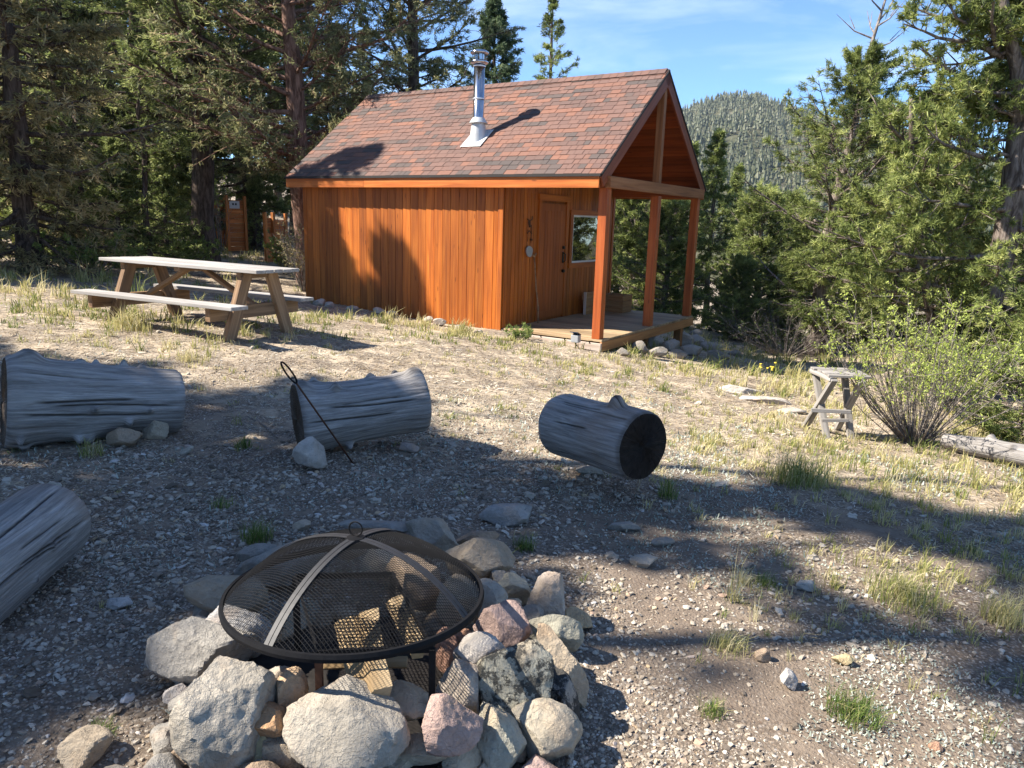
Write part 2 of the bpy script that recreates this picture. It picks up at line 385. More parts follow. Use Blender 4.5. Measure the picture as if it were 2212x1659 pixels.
l1 = noise(N, L, o, 16, 5, .75); la = mth(N, L, 'ADD', l1, mth(N, L, 'MULTIPLY', oi.outputs['Alpha'], .34)); la = mth(N, L, 'SUBTRACT', la, .34)
lr = ramp(N, [(.47, (0, 0, 0)), (.53, (1, 1, 1))]); L(la, lr.inputs[0]); c = mix(N, L, mth(N, L, 'MULTIPLY', lr.outputs[0], .88), c, (.025, .025, .024))
vc = N('ShaderNodeTexVoronoi'); vc.feature = 'DISTANCE_TO_EDGE'; vc.inputs['Scale'].default_value = 5.5; dv = N('ShaderNodeVectorMath'); dv.operation = 'ADD'; L(o, dv.inputs[0]); nv = N('ShaderNodeTexNoise'); nv.inputs['Scale'].default_value = 7; L(o, nv.inputs['Vector']); L(nv.outputs['Color'], dv.inputs[1]); L(dv.outputs[0], vc.inputs['Vector'])
cr2 = ramp(N, [(0, (.3, .3, .3)), (.012, (1, 1, 1))]); L(vc.outputs['Distance'], cr2.inputs[0])
c = mix(N, L, .18, c, cr2.outputs[0], 'MULTIPLY')
L(c, P.inputs['Base Color']); P.inputs['Roughness'].default_value = .88; P.inputs['Specular IOR Level'].default_value = .2
bump(N, L, mix(N, L, .15, mix(N, L, .5, a, b), cr2.outputs[0], 'MULTIPLY'), P, 1., .03); M['rock'] = m
# gravel
m, t, P, N, L = nodes('loose_gravel'); rn = attr(N, 'rnd').outputs['Fac']; o = N('ShaderNodeTexCoord').outputs['Object']
r = ramp(N, [(0, (.10, .08, .06)), (.2, (.19, .155, .12)), (.4, (.30, .255, .20)), (.6, (.39, .345, .28)), (.76, (.47, .425, .355)), (.84, (.42, .32, .20)), (.9, (.34, .24, .18)), (.95, (.52, .49, .45)), (1, (.62, .60, .56))]); L(rn, r.inputs[0])
g = noise(N, L, o, 120, 4, .7); c = mix(N, L, .7, r.outputs[0], mix(N, L, g, (.5, .5, .5), (1.5, 1.5, 1.5)), 'MULTIPLY')
L(c, P.inputs['Base Color']); P.inputs['Roughness'].default_value = .9; P.inputs['Specular IOR Level'].default_value = .2; M['gravel'] = m
# ground
m, t, P, N, L = nodes('dirt_ground'); o = N('ShaderNodeTexCoord').outputs['Object']; rn = attr(N, 'rnd').outputs['Fac']
a = noise(N, L, o, 1.1, 5, .6); b = noise(N, L, o, 9, 5, .7); d = noise(N, L, o, 70, 4, .7)
soil = mix(N, L, b, (.105, .078, .058), (.27, .215, .165)); straw = mix(N, L, d, (.30, .225, .15), (.66, .56, .42))
mk_ = ramp(N, [(.36, (0, 0, 0)), (.52, (1, 1, 1))]); L(mth(N, L, 'ADD', mth(N, L, 'MULTIPLY', a, .55), mth(N, L, 'MULTIPLY', b, .45)), mk_.inputs[0])
fr = mth(N, L, 'MULTIPLY', mk_.outputs[0], rn)
c = mix(N, L, fr, soil, straw)
vo = N('ShaderNodeTexVoronoi'); vo.inputs['Scale'].default_value = 75; L(o, vo.inputs['Vector'])
pr = ramp(N, [(.0, (.13, .09, .065)), (.4, (.27, .21, .16)), (.8, (.40, .35, .29)), (1, (.55, .52, .48))]); sep = N('ShaderNodeSeparateColor'); L(vo.outputs['Color'], sep.inputs[0]); L(sep.outputs[0], pr.inputs[0])
pe = ramp(N, [(.25, (1, 1, 1)), (.6, (.25, .25, .25))]); L(vo.outputs['Distance'], pe.inputs[0]); peb = mix(N, L, 1., pr.outputs[0], pe.outputs[0], 'MULTIPLY')
pm = ramp(N, [(.42, (0, 0, 0)), (.5, (1, 1, 1))]); L(noise(N, L, o, 3.2, 4, .65), pm.inputs[0])
c = mix(N, L, mth(N, L, 'MULTIPLY', mth(N, L, 'MULTIPLY', pm.outputs[0], .6), mth(N, L, 'MINIMUM', mth(N, L, 'MULTIPLY', rn, 7.), 1.)), c, peb)
L(c, P.inputs['Base Color']); P.inputs['Roughness'].default_value = .95; P.inputs['Specular IOR Level'].default_value = .1
hb = mix(N, L, .22, d, pe.outputs[0]); bump(N, L, mix(N, L, .3, hb, noise(N, L, o, 30, 5, .75)), P, .8, .02); M['ground'] = m
m, t, P, N, L = nodes('hill_ground'); o = N('ShaderNodeTexCoord').outputs['Object']; a = noise(N, L, o, .015, 6, .65); b = noise(N, L, o, .12, 4, .6)
r = ramp(N, [(.35, (.05, .055, .03)), (.55, (.10, .095, .06)), (.72, (.30, .27, .22))]); L(mix(N, L, .5, a, b), r.inputs[0]); L(r.outputs[0], P.inputs['Base Color']); P.inputs['Roughness'].default_value = 1; P.inputs['Specular IOR Level'].default_value = 0; M['hill'] = m
# logs: weathered grey
def logmat(name, tone=1.):
    m, t, P, N, L = nodes(name); lc = attr(N, 'lc').outputs['Vector']; rn = attr(N, 'rnd').outputs['Fac']
    a = noise(N, L, lc, 22, 8, .75, .5, (.10, 1.6, 1.6)); f = noise(N, L, lc, 60, 5, .75, 0, (.07, 1.5, 1.5)); b = noise(N, L, lc, 1.6, 3, .5)
    r = ramp(N, [(.3, tuple(tone * x for x in (.095, .082, .072))), (.5, tuple(tone * x for x in (.25, .232, .215))), (.7, tuple(tone * x for x in (.43, .405, .38)))]); L(a, r.inputs[0])
    c = mix(N, L, .55, r.outputs[0], mix(N, L, f, (.15, .15, .15), (1.8, 1.8, 1.8)), 'MULTIPLY')
    br = ramp(N, [(.56, (0, 0, 0)), (.7, (1, 1, 1))]); L(b, br.inputs[0]); c = mix(N, L, mth(N, L, 'MULTIPLY', br.outputs[0], .45), c, (.20, .12, .07))
    c = mix(N, L, rn, c, (.018, .014, .012)); L(c, P.inputs['Base Color']); P.inputs['Roughness'].default_value = .75; P.inputs['Specular IOR Level'].default_value = .3
    bump(N, L, mix(N, L, .5, a, f), P, .5, .01); return m
M['log'] = logmat('weathered_log'); M['palelog'] = logmat('pale_fallen_log', .85)
m, t, P, N, L = nodes('log_end_grain'); o = attr(N, 'lc').outputs['Vector']
ln = N('ShaderNodeVectorMath'); ln.operation = 'LENGTH'; L(o, ln.inputs[0]); wv = mth(N, L, 'SINE', mth(N, L, 'MULTIPLY', mth(N, L, 'ADD', ln.outputs['Value'], mth(N, L, 'MULTIPLY', noise(N, L, o, 9, 3), .03)), 320.))
c = mix(N, L, mth(N, L, 'ADD', mth(N, L, 'MULTIPLY', wv, .25), .5), (.05, .034, .022), (.12, .085, .055)); c = mix(N, L, .7, c, mix(N, L, noise(N, L, o, 14, 4), (.3, .3, .3), (1.6, 1.6, 1.6)), 'MULTIPLY')
L(c, P.inputs['Base Color']); P.inputs['Roughness'].default_value = .9; M['endgrain'] = m
M['bark_dark'] = barkmat('dark_bark', (.075, .055, .045), (.15, .115, .095))
M['bark_red'] = barkmat('reddish_bark', (.13, .075, .055), (.27, .17, .13))
M['bark_grey'] = barkmat('grey_bark', (.12, .095, .08), (.28, .24, .21))
M['twig'] = barkmat('grey_twigs', (.17, .145, .125), (.36, .325, .29), 12)
M['needle_dark'] = leafmat('dark_needles', [(0, (.04, .055, .025)), (.5, (.18, .215, .08)), (1, (.42, .44, .18))], 0.45)
M['needle_green'] = leafmat('green_needles', [(0, (.045, .06, .025)), (.4, (.19, .235, .075)), (.75, (.39, .42, .155)), (1, (.54, .54, .25))], 0.45)
M['needle_pine'] = leafmat('pine_needles', [(0, (.035, .05, .018)), (.35, (.14, .18, .05)), (.7, (.33, .375, .115)), (1, (.54, .55, .21))], 0.4)
M['needle_brown'] = leafmat('browning_needles', [(0, (.11, .11, .05)), (.4, (.26, .24, .115)), (.75, (.44, .37, .19)), (1, (.60, .48, .27))], 0.42)
M['needle_far'] = leafmat('far_needles', [(0, (.03, .04, .02)), (.5, (.075, .085, .04)), (1, (.15, .15, .085))], 0.1)
M['needle_olive'] = leafmat('olive_needles', [(0, (.06, .075, .032)), (.4, (.20, .215, .095)), (.75, (.38, .35, .17)), (1, (.54, .46, .26))], .42)
M['needle_blue'] = leafmat('bluish_needles', [(0, (.04, .065, .035)), (.5, (.11, .16, .08)), (1, (.24, .29, .14))], 0.4)
M['leaf_shrub'] = leafmat('shrub_leaves', [(0, (.20, .26, .06)), (.5, (.42, .50, .11)), (1, (.62, .66, .20))], 0.45)
M['leaf_under'] = leafmat('undergrowth_leaves', [(0, (.08, .12, .035)), (.5, (.19, .26, .07)), (1, (.36, .43, .12))], 0.4)
M['grass'] = leafmat('meadow_grass', [(0, (.07, .10, .025)), (.3, (.16, .21, .05)), (.55, (.36, .35, .12)), (.8, (.54, .47, .22)), (1, (.66, .58, .35))], 0.35)
M['tuft'] = leafmat('green_tuft', [(0, (.05, .09, .02)), (.6, (.13, .20, .04)), (.85, (.28, .31, .09)), (1, (.45, .40, .19))], 0.35)
M['straw'] = leafmat('straw_litter', [(0, (.20, .14, .085)), (.4, (.38, .30, .20)), (.75, (.55, .48, .36)), (1, (.70, .66, .55))], .15)
M['mat'] = leafmat('pale_mat_plant', [(0, (.16, .19, .15)), (.5, (.32, .36, .30)), (1, (.55, .58, .50))], .15)

# ------------------------------------------------------------------ where shade may fall (controls which branches the trees keep)
TH = .5697
EX = np.array([math.cos(TH), -math.sin(TH), 0]); EY = np.array([math.sin(TH), math.cos(TH), 0]); EZ = np.array([0, 0, 1.])
CA = np.array([-.2081, 12.2702, -.1669])
CAX = np.array([EX, EY, EZ])
def Q(x, y, z): return CA + EX * x + EY * y + EZ * z
LEN, WID, DEP, ZE, ZR, OF, OB, OS = 4.646, 4.108, 1.849, 2.472, 4.273, -.024, .263, .255
def inpoly(u, v, poly):
    c = np.zeros(u.shape, bool); n = len(poly)
    for i in range(n):
        x0, y0 = poly[i]; x1, y1 = poly[i - 1]
        if y0 == y1: continue
        k = ((y0 > v) != (y1 > v)) & (u < (x1 - x0) * (v - y0) / (y1 - y0) + x0); c ^= k
    return c
GROUND_SHADE = [([(-900, 700), (-900, 2600), (1260, 2600), (1300, 1500), (1240, 1330), (1290, 1215), (1500, 1225), (1800, 1370), (2000, 1470), (2300, 1580), (3000, 1900), (3000, 1180), (2230, 1140), (2050, 1120), (1900, 1060), (1830, 1015), (1660, 990), (1600, 1050), (1450, 1040), (1340, 1030), (1180, 985), (1060, 970), (930, 940), (930, 870), (640, 800), (560, 850), (420, 835), (380, 790), (60, 755)], .70),
                ([(380, 1420), (1040, 1440), (1100, 1520), (1250, 1560), (1260, 1800), (300, 1800)], .0),
                ([(1030, 1330), (1160, 1330), (1260, 1430), (1180, 1500), (1050, 1430)], .25),
                ([(560, 1180), (1000, 1190), (1000, 1400), (600, 1400)], .72),
                ([(-100, 1200), (420, 1200), (380, 1800), (-100, 1800)], .5),
                ([(1500, 1100), (1900, 1150), (2000, 1250), (1750, 1230), (1500, 1160)], .45),
                ([(1880, 1180), (2100, 1200), (2212, 1330), (2050, 1330)], .3),
                ([(1380, 1420), (1520, 1400), (1600, 1480), (1500, 1540)], .9),
                ([(1260, 940), (1390, 960), (1380, 1020), (1250, 980)], .3)]
WALL_SHADE = [([(655, 380), (705, 380), (730, 500), (790, 600), (860, 650), (880, 720), (655, 720)], .95), ([(700, 440), (745, 450), (790, 560), (770, 570)], .5),
              ([(795, 440), (850, 440), (905, 520), (1020, 590), (1035, 625), (960, 600), (905, 575), (880, 620), (885, 690), (840, 650), (815, 560)], .95),
              ([(880, 600), (1080, 660), (1080, 720), (880, 720)], .6)]
ROOF_SHADE = [([(610, 395), (700, 318), (760, 308), (900, 322), (880, 350), (830, 392)], .9), ([(770, 195), (835, 195), (812, 232), (770, 235)], .9)]
def keep(P, r=None):
    P = np.asarray(P, float); n = len(P)
    pr = np.ones(n); c = (P - CA) @ CAX.T; s = CAX @ SUN
    # wall
    t = (c[:, 1]) / s[1]; h = c - s * t[:, None]
    wall = (t > 0) & (h[:, 0] > -LEN) & (h[:, 0] < 0.) & (h[:, 2] > -.1) & (h[:, 2] < 2.3)
    wall |= (t > 0) & (h[:, 0] >= 0) & (h[:, 0] < DEP) & (h[:, 2] > -.2) & (h[:, 2] < 2.5)
    # roof plane
    nv = np.array([0, -(ZR - ZE), WID / 2 + OS]); nv /= np.linalg.norm(nv); p0 = np.array([0, -OS, ZE])
    t2 = ((c - p0) @ nv) / (s @ nv); h2 = c - s * t2[:, None]
    roof = (t2 > 0) & (h2[:, 0] > -LEN - OB) & (h2[:, 0] < DEP + OF) & (h2[:, 1] > -OS) & (h2[:, 1] < WID / 2)
    t = (P[:, 2] - 0) / SUN[2]
    for _ in range(4):
        g = P - SUN * t[:, None]; t = t + (g[:, 2] - gz(g[:, 0], g[:, 1], False)) / SUN[2] * .8
    g = P - SUN * t[:, None]
    def look(X, polys, base):
        d = (X - CAM) @ FW; ok = d > .3; d = np.where(ok, d, 1); u = W0 / 2 + FPX * ((X - CAM) @ RT) / d; v = H0 / 2 - FPX * ((X - CAM) @ UP) / d
        p = np.full(n, base)
        for poly, q in polys: p = np.where(inpoly(u, v, poly), q, p)
        return p, u, v, ok
    pg, u, v, ok = look(g, GROUND_SHADE, 0.)
    gc_ = (g - CA) @ CAX.T; near = (np.hypot(g[:, 0], g[:, 1]) < 15.5) & ~((gc_[:, 1] > 0) & (gc_[:, 0] < DEP)) & (P[:, 1] < 16)
    inside = ok & near & (v > 640) & (u > 0) & (u < 2300) & (v < 2100)
    left = ok & near & (u > 0) & (u < 660) & (v > 560) & (v <= 640)
    pr = np.where(inside, pg, pr); pr = np.where(left, np.where(P[:, 1] > 10.8, .75, 0), pr); pr = np.where(inside & (pg == 0) & (P[:, 1] > 10.8) & (v < 690), .6, pr)
    wr_, *_ = look(CA + h @ CAX, WALL_SHADE, 0.); rr_, *_ = look(CA + h2 @ CAX, ROOF_SHADE, 0.)
    pr = np.where(roof, rr_, np.where(wall, wr_, pr))
    gg = g * [1, 1, 0]; rr = np.clip(.5 + 1.0 * (vnoise(gg * 2.6, 77) * .5 + vnoise(gg * 6.5, 78) * .35), 0, 1) * .62 + rng.random(n) * .38 if r is None else r
    return rr < pr

# ------------------------------------------------------------------ the ground
rr = np.concatenate([[0.], np.geomspace(.5, 135, 300)]); aa = np.linspace(-PI, PI, 560, endpoint=False)
aa = np.sort(np.concatenate([np.linspace(-.75, .75, 420), np.linspace(.75, 2 * PI - .75, 141)[1:-1]]))
Rg, Ag = np.meshgrid(rr, aa, indexing='ij'); X = Rg * np.sin(Ag); Y = Rg * np.cos(Ag); Z = gz(X, Y)
nr, na = Rg.shape; idx = np.arange(nr * na).reshape(nr, na); nx = np.roll(idx, -1, 1)
F = np.stack([idx[:-1], nx[:-1], nx[1:], idx[1:]], -1).reshape(-1, 4)[:, ::-1]
def strawness(x, y):
    r = np.hypot(x, y); return np.clip(.25 + (r - 4.2) * .35 + .3 * n2(x, y, .6, 2, 9), .12, 1)
grd = mk('ground', np.stack([X, Y, Z], -1), F, M['ground'], rnd=strawness(X, Y).ravel(), smooth=True); tag(grd, kind='structure')
rr = np.geomspace(128, 1500, 90); aa = np.linspace(-1.0, 1.0, 260); Rg, Ag = np.meshgrid(rr, aa, indexing='ij'); X = Rg * np.sin(Ag); Y = Rg * np.cos(Ag)
Z = gz(X, Y, False) + 11 * n2(X, Y, .012, 4, 21) * sst(200, 500, Rg) - .4 * (1 - sst(128, 160, Rg))
nr, na = Rg.shape; idx = np.arange(nr * na).reshape(nr, na)
F = np.stack([idx[:-1, :-1], idx[1:, :-1], idx[1:, 1:], idx[:-1, 1:]], -1).reshape(-1, 4)
tag(mk('hill', np.stack([X, Y, Z], -1), F, M['hill'], smooth=True), kind='structure')

# ------------------------------------------------------------------ foliage
def blades(C, D, nb, ln, w, spread, rn, jit=.0, taper=.0):
    """needle/leaf triangles: C centres, D directions"""
    n = len(C); C = np.repeat(C, nb, 0); D = np.repeat(D, nb, 0); rn = np.repeat(rn, nb)
    N_ = len(C); d = D + rng.normal(size=(N_, 3)) * spread; d /= np.linalg.norm(d, axis=1, keepdims=True) + 1e-9
    C = C + rng.normal(size=(N_, 3)) * jit
    s = np.cross(d, rng.normal(size=(N_, 3))); s /= np.linalg.norm(s, axis=1, keepdims=True) + 1e-9
    l = ln * rng.uniform(.6, 1.25, (N_, 1)); w_ = w * rng.uniform(.7, 1.3, (N_, 1))
    V = np.stack([C - s * w_ * .5, C + s * w_ * .5, C + d * l + s * w_ * .15, C + d * l - s * w_ * .15], 1)
    F = np.arange(N_ * 4).reshape(-1, 4); R_ = np.clip(rn + rng.normal(size=N_) * .12, 0, 1)
    return V.reshape(-1, 3), F, np.repeat(R_, 4)
def merge(parts):
    V = []; F = []; R_ = []; n = 0
    for v, f, r in parts:
        V.append(v); F.append(f + n); R_.append(r); n += len(v)
    return np.concatenate(V), np.concatenate(F), np.concatenate(R_)
def tree_data(h, rad, cb, nbr, ntw, ncl, nb, bl, bw, tr, style='spruce', lean=(0, 0), bare=0., top=1., spread=.75, filt=None, base=None, gapf=.25, side=None, wob=.12):
    """returns trunk (V,F) and crown (V,F,R); local coordinates, foot at the origin"""
    k = 12; s = np.linspace(0, 1, k); wv = np.cumsum(rng.normal(size=(k, 2)) * wob * h / 30, 0); wv -= wv[0]
    TP = np.stack([lean[0] * s ** 1.3 + wv[:, 0], lean[1] * s + wv[:, 1], -.25 + s * (h + .25)], 1)
    trd = tr * (1 - s) ** .8 * (1 + .5 * np.exp(-s * h / .35)) + .012
    parts = []
    tv, tf = tubes(TP[None], trd[None], 10); tv += fbm(tv * 3, 3, 4)[:, None] * np.array([1, 1, 0]) * tr * .35 * (tv[:, 2:3] < h * .9)
    parts.append((tv, tf, np.zeros(len(tv))))
    t = cb + (top - cb) * (np.arange(nbr) + rng.random(nbr)) / nbr
    q = (t - cb) / (1 - cb)
    if style == 'spruce': prof = (1 - q) ** .8 * (.35 + .65 * np.minimum(1, q * 5 + .3)); el = np.radians(-18 + 55 * q + rng.normal(size=nbr) * 9)
    elif style == 'column': prof = np.minimum(1, (1 - q) * 2.2) * .8; el = np.radians(5 + 40 * q + rng.normal(size=nbr) * 14)
    else: prof = (np.sin(np.clip(q * .86 + .14, 0, 1) * PI) ** .55) * (1 - .45 * q); el = np.radians(2 + 55 * q + rng.normal(size=nbr) * 12)
    az = np.arange(nbr) * 2.39996 + rng.normal(size=nbr) * .5
    L_ = rad * prof * rng.uniform(.55, 1.12, nbr)
    if side is not None: L_ *= 1 + side[1] * np.cos(az - side[0])
    gap = vnoise(np.stack([np.cos(az) * 1.2, np.sin(az) * 1.2, t * h * .5], 1), 31); L_ *= np.where(gap > gapf + .25, .45, 1)
    P0 = np.stack([np.interp(t, s, TP[:, i]) for i in range(3)], 1)
    d = np.stack([np.cos(az) * np.cos(el), np.sin(az) * np.cos(el), np.sin(el)], 1)
    js = np.linspace(0, 1, 6); curv = (.22 if style != 'pine' else .3)
    BP = P0[:, None] + d[:, None] * (L_[:, None] * js)[..., None]
    BP[:, :, 2] += (js[None] ** 2 * curv - js[None] * .12) * L_[:, None]
    BP += np.cumsum(rng.normal(size=BP.shape), 1) * (js[None, :, None]) * .028 * L_[:, None, None]
    if filt is not None:
        mid = filt(BP[:, 3] + base, np.full(nbr, .45)) & filt(BP[:, 5] + base, np.full(nbr, .45)) & filt(BP[:, 1] + base, np.full(nbr, .45)); BP = BP[mid]; az = az[mid]; el = el[mid]; L_ = L_[mid]; t = t[mid]; nbr = len(t)
    br = np.maximum(.008, np.interp(t, s, trd) * .33 * (L_ / rad + .2))[:, None] * (1 - js * .8)
    v, f = tubes(BP, br, 5); parts.append((v, f, np.zeros(len(v))))
    # twigs
    ss = .18 + .82 * (np.arange(ntw) + rng.random((nbr, ntw))) / ntw; i0 = np.minimum((ss * 5).astype(int), 4); fr_ = ss * 5 - i0
    bi = np.arange(nbr)[:, None]; T0 = BP[bi, i0] * (1 - fr_)[..., None] + BP[bi, i0 + 1] * fr_[..., None]
    sg = np.where(np.arange(ntw) % 2, 1, -1)[None] * np.radians(rng.uniform(25, 75, (nbr, ntw)))
    ta = az[:, None] + sg; te_ = el[:, None] * .5 + rng.normal(size=ta.shape) * .3 + (.25 if style == 'pine' else .0)
    td = np.stack([np.cos(ta) * np.cos(te_), np.sin(ta) * np.cos(te_), np.sin(te_)], -1)
    tl = (L_[:, None] * .42 * (1.15 - ss) + .12) * rng.uniform(.5, 1.2, ta.shape)
    TW = T0[:, :, None] + td[:, :, None] * (tl[..., None] * np.array([0, .5, 1.]))[..., None]
    TW[:, :, 2, 2] += tl * (.12 if style == 'pine' else -.06); TW = TW.reshape(-1, 3, 3)
    kp = np.ones(len(TW), bool)
    if filt is not None: kp = filt(TW[:, 1] + base)
    v, f = tubes(TW[kp], np.broadcast_to(np.array([.009, .006, .003]) * (1 + h / 25), (int(kp.sum()), 3)), 3); parts.append((v, f, np.zeros(len(v))))
    wood_ = merge(parts)
    cs = rng.uniform(.3, 1.05, (len(TW), ncl)); a0 = TW[:, 0][:, None]; a2 = TW[:, 2][:, None]; C = a0 + (a2 - a0) * cs[..., None]
    D = np.repeat((TW[:, 2] - TW[:, 0])[:, None], ncl, 1); D = D / (np.linalg.norm(D, axis=2, keepdims=True) + 1e-9)
    C = C.reshape(-1, 3); D = D.reshape(-1, 3)
    if style in ('pine',): D = D * .7 + np.array([0, 0, .45])
    bq = (vnoise(C * .9 + 5, 51) * .5 + .5)
    kk = rng.random(len(C)) > bare * (1.4 * bq + .3)
    if filt is not None: kk &= filt(C + base)
    C = C[kk]; D = D[kk]
    rn = np.clip(.42 + .35 * vnoise(C * 1.7, 61) + rng.normal(size=len(C)) * .15, 0, 1)
    cr = blades(C, D, nb, bl, bw, spread, rn, jit=bl * .25)
    return wood_, cr
def plant_tree(name, label, cat, base, data, bark, leaf, group=None, rot=0., sc=1.):
    e = empty(name, base, label, cat, group); e.rotation_euler = (0, 0, rot); e.scale = (sc,) * 3
    w, c = data
    b = np.array(base)
    def part(nm, d, mat, sm):
        V, F, R_ = d; o = mk(nm, V + np.array(e.location), F, mat, e, rnd=R_, smooth=sm); return o
    part('trunk', w, M[bark], True); part('crown', c, M[leaf], False)
    return e
def copy_thing(src, loc, rot, sc, label, group=None):
    c = src.copy(); COL.objects.link(c); c.location = [float(x) for x in loc]; c.rotation_euler = (0, 0, rot); c.scale = (sc, sc, sc * random.uniform(.9, 1.1)); c['label'] = label
    if group: c['group'] = group
    for ch in src.children:
        d = ch.copy(); COL.objects.link(d); d.parent = c
    return c
LT = 'conifers crowding the slope on the left'
RTG = 'trees on the slope beyond the porch'
# left forest, individually grown
def T(name, label, u, d, h=None, vtop=None, filt=None, group=None, bark='bark_dark', leaf='needle_dark', **k):
    b = gp(u, d)
    if vtop is not None: h = hfor(b, vtop)
    data = tree_data(h, base=b, filt=filt, **k)
    return plant_tree(name, label, 'tree', b, data, bark, leaf, group)
t_brown = T('fir_tree', 'browning fir at the left edge with rusty dying needles down its whole height', 50, 16.5, 8.6, filt=keep, group=LT, leaf='needle_brown', rad=2.8, cb=.08, nbr=120, ntw=20, ncl=5, nb=7, bl=.11, bw=.026, tr=.2, style='spruce', bare=.3)
t_dark = T('spruce_tree', 'tall dark spruce behind the browning fir, black trunk showing at the top left', 165, 22.5, 17, filt=keep, group=LT, leaf='needle_dark', rad=3.1, cb=.08, nbr=150, ntw=18, ncl=4, nb=7, bl=.11, bw=.026, tr=.26, bare=.1)
t_big = T('pine_tree', 'thick dark-trunked pine standing left of the board outhouse with green boughs above', 438, 20.5, 14.5, filt=keep, group=LT, leaf='needle_green', rad=3.9, cb=.22, nbr=130, ntw=20, ncl=5, nb=7, bl=.12, bw=.028, tr=.27, style='round', lean=(.5, 0), bare=.08, gapf=.45)
t_red = T('spruce_tree', 'half-bare spruce with reddish trunk rising beside the left end of the cabin', 668, 18.2, 13, filt=keep, group=LT, bark='bark_red', leaf='needle_olive', rad=4.4, cb=.2, nbr=150, ntw=26, ncl=6, nb=6, bl=.11, bw=.023, tr=.25, style='round', lean=(-.55, 0), bare=.18, gapf=.5)
t_sky = T('fir_tree', 'open-branched fir against the sky behind the left half of the roof', 893, 25, 15.5, filt=keep, group=LT, leaf='needle_olive', rad=3.1, cb=.16, nbr=125, ntw=18, ncl=5, nb=7, bl=.13, bw=.028, tr=.24, style='round', bare=.1, gapf=.25)
t_cone = T('spruce_tree', 'neat pointed green spruce directly behind the stove pipe', 1045, 31, None, vtop=-5, group=LT, leaf='needle_blue', rad=3.3, cb=.1, nbr=150, ntw=14, ncl=5, nb=7, bl=.13, bw=.034, tr=.2, gapf=.3)
t_thin = T('spruce_tree', 'thin ragged spruce poking above the middle of the ridge', 1186, 33, None, vtop=-25, group=LT, leaf='needle_pine', rad=2.7, cb=.1, nbr=62, ntw=11, ncl=4, nb=7, bl=.13, bw=.030, tr=.17, style='column', bare=.1, gapf=-.1)
t_young = T('spruce_tree', 'slender young spruce with a thin bare stem just behind the picnic table', 314, 18.5, 4.6, group=LT, leaf='needle_green', rad=1.2, cb=.12, nbr=46, ntw=9, ncl=3, nb=7, bl=.09, bw=.02, tr=.07, bare=.45)
t_low = T('fir_tree', 'short bushy fir filling the gap between reddish trunk and roof edge', 735, 27, 7.5, group=LT, leaf='needle_olive', rad=2.3, cb=.05, nbr=90, ntw=13, ncl=4, nb=7, bl=.12, bw=.03, tr=.13)
t_g1 = T('fir_tree', 'sunlit yellow-green fir behind the dark pine, top of the frame', 300, 26, 17, group=LT, leaf='needle_green', rad=3.4, cb=.1, nbr=140, ntw=17, ncl=5, nb=7, bl=.13, bw=.034, tr=.22)
for (u, d, sc, src, lab) in [(545, 27, 1.0, t_g1, 'pale green fir between the dark pine and the reddish trunk'), (-90, 24, .95, t_dark, 'dark spruce cut off by the left edge of the picture'), (400, 31, 1.05, t_dark, 'far dark spruce showing between the two nearest pines'),
                         (210, 34, 1.1, t_g1, 'tall green fir deep in the forest above the left end of the picnic table'), (640, 35, .95, t_dark, 'spruce deep in the forest right behind the reddish trunk'), (90, 30, 1.05, t_g1, 'green fir half hidden by the browning fir'),
                         (790, 40, .62, t_dark, 'small distant spruce seen under the branches left of the roof')]:
    copy_thing(src, gp(u, d), random.random() * 6, sc, lab, LT)
for i, (u, d) in enumerate([(-30, 44), (60, 48), (150, 42), (250, 50), (330, 45), (430, 47), (520, 44), (600, 50), (690, 46), (-120, 36), (370, 38), (130, 38)]):
    copy_thing((t_dark, t_g1)[i % 2], gp(u, d), random.random() * 6, random.uniform(.85, 1.1), 'conifer deep in the dark forest, merging with its neighbours', 'conifers merging in the deep forest')
# small trees low in the left forest
t_sm = T('fir_tree', 'knee-branched sapling fir left of the board outhouse', 350, 19.5, 2.6, group=LT, leaf='needle_green', rad=1.15, cb=.03, nbr=60, ntw=9, ncl=4, nb=7, bl=.08, bw=.022, tr=.05)
for (u, d, sc, lab) in [(245, 18.5, 1.1, 'grey-green sapling fir behind the left end of the picnic table'), (120, 19, 1.25, 'sapling fir in front of the dark spruce trunk'), (20, 20, 1.2, 'sapling fir at the far left below the browning fir'), (548, 26, .9, 'sapling fir in the dark gap between the outhouse screens'),
                    (300, 23, 1.5, 'bushy young fir under the sunlit yellow-green fir'), (420, 26, 1.5, 'young fir in the shade behind the thick dark trunk'), (180, 26, 1.7, 'young fir deep in shade behind the saplings')]:
    copy_thing(t_sm, gp(u, d), random.random() * 6, sc, lab, LT)

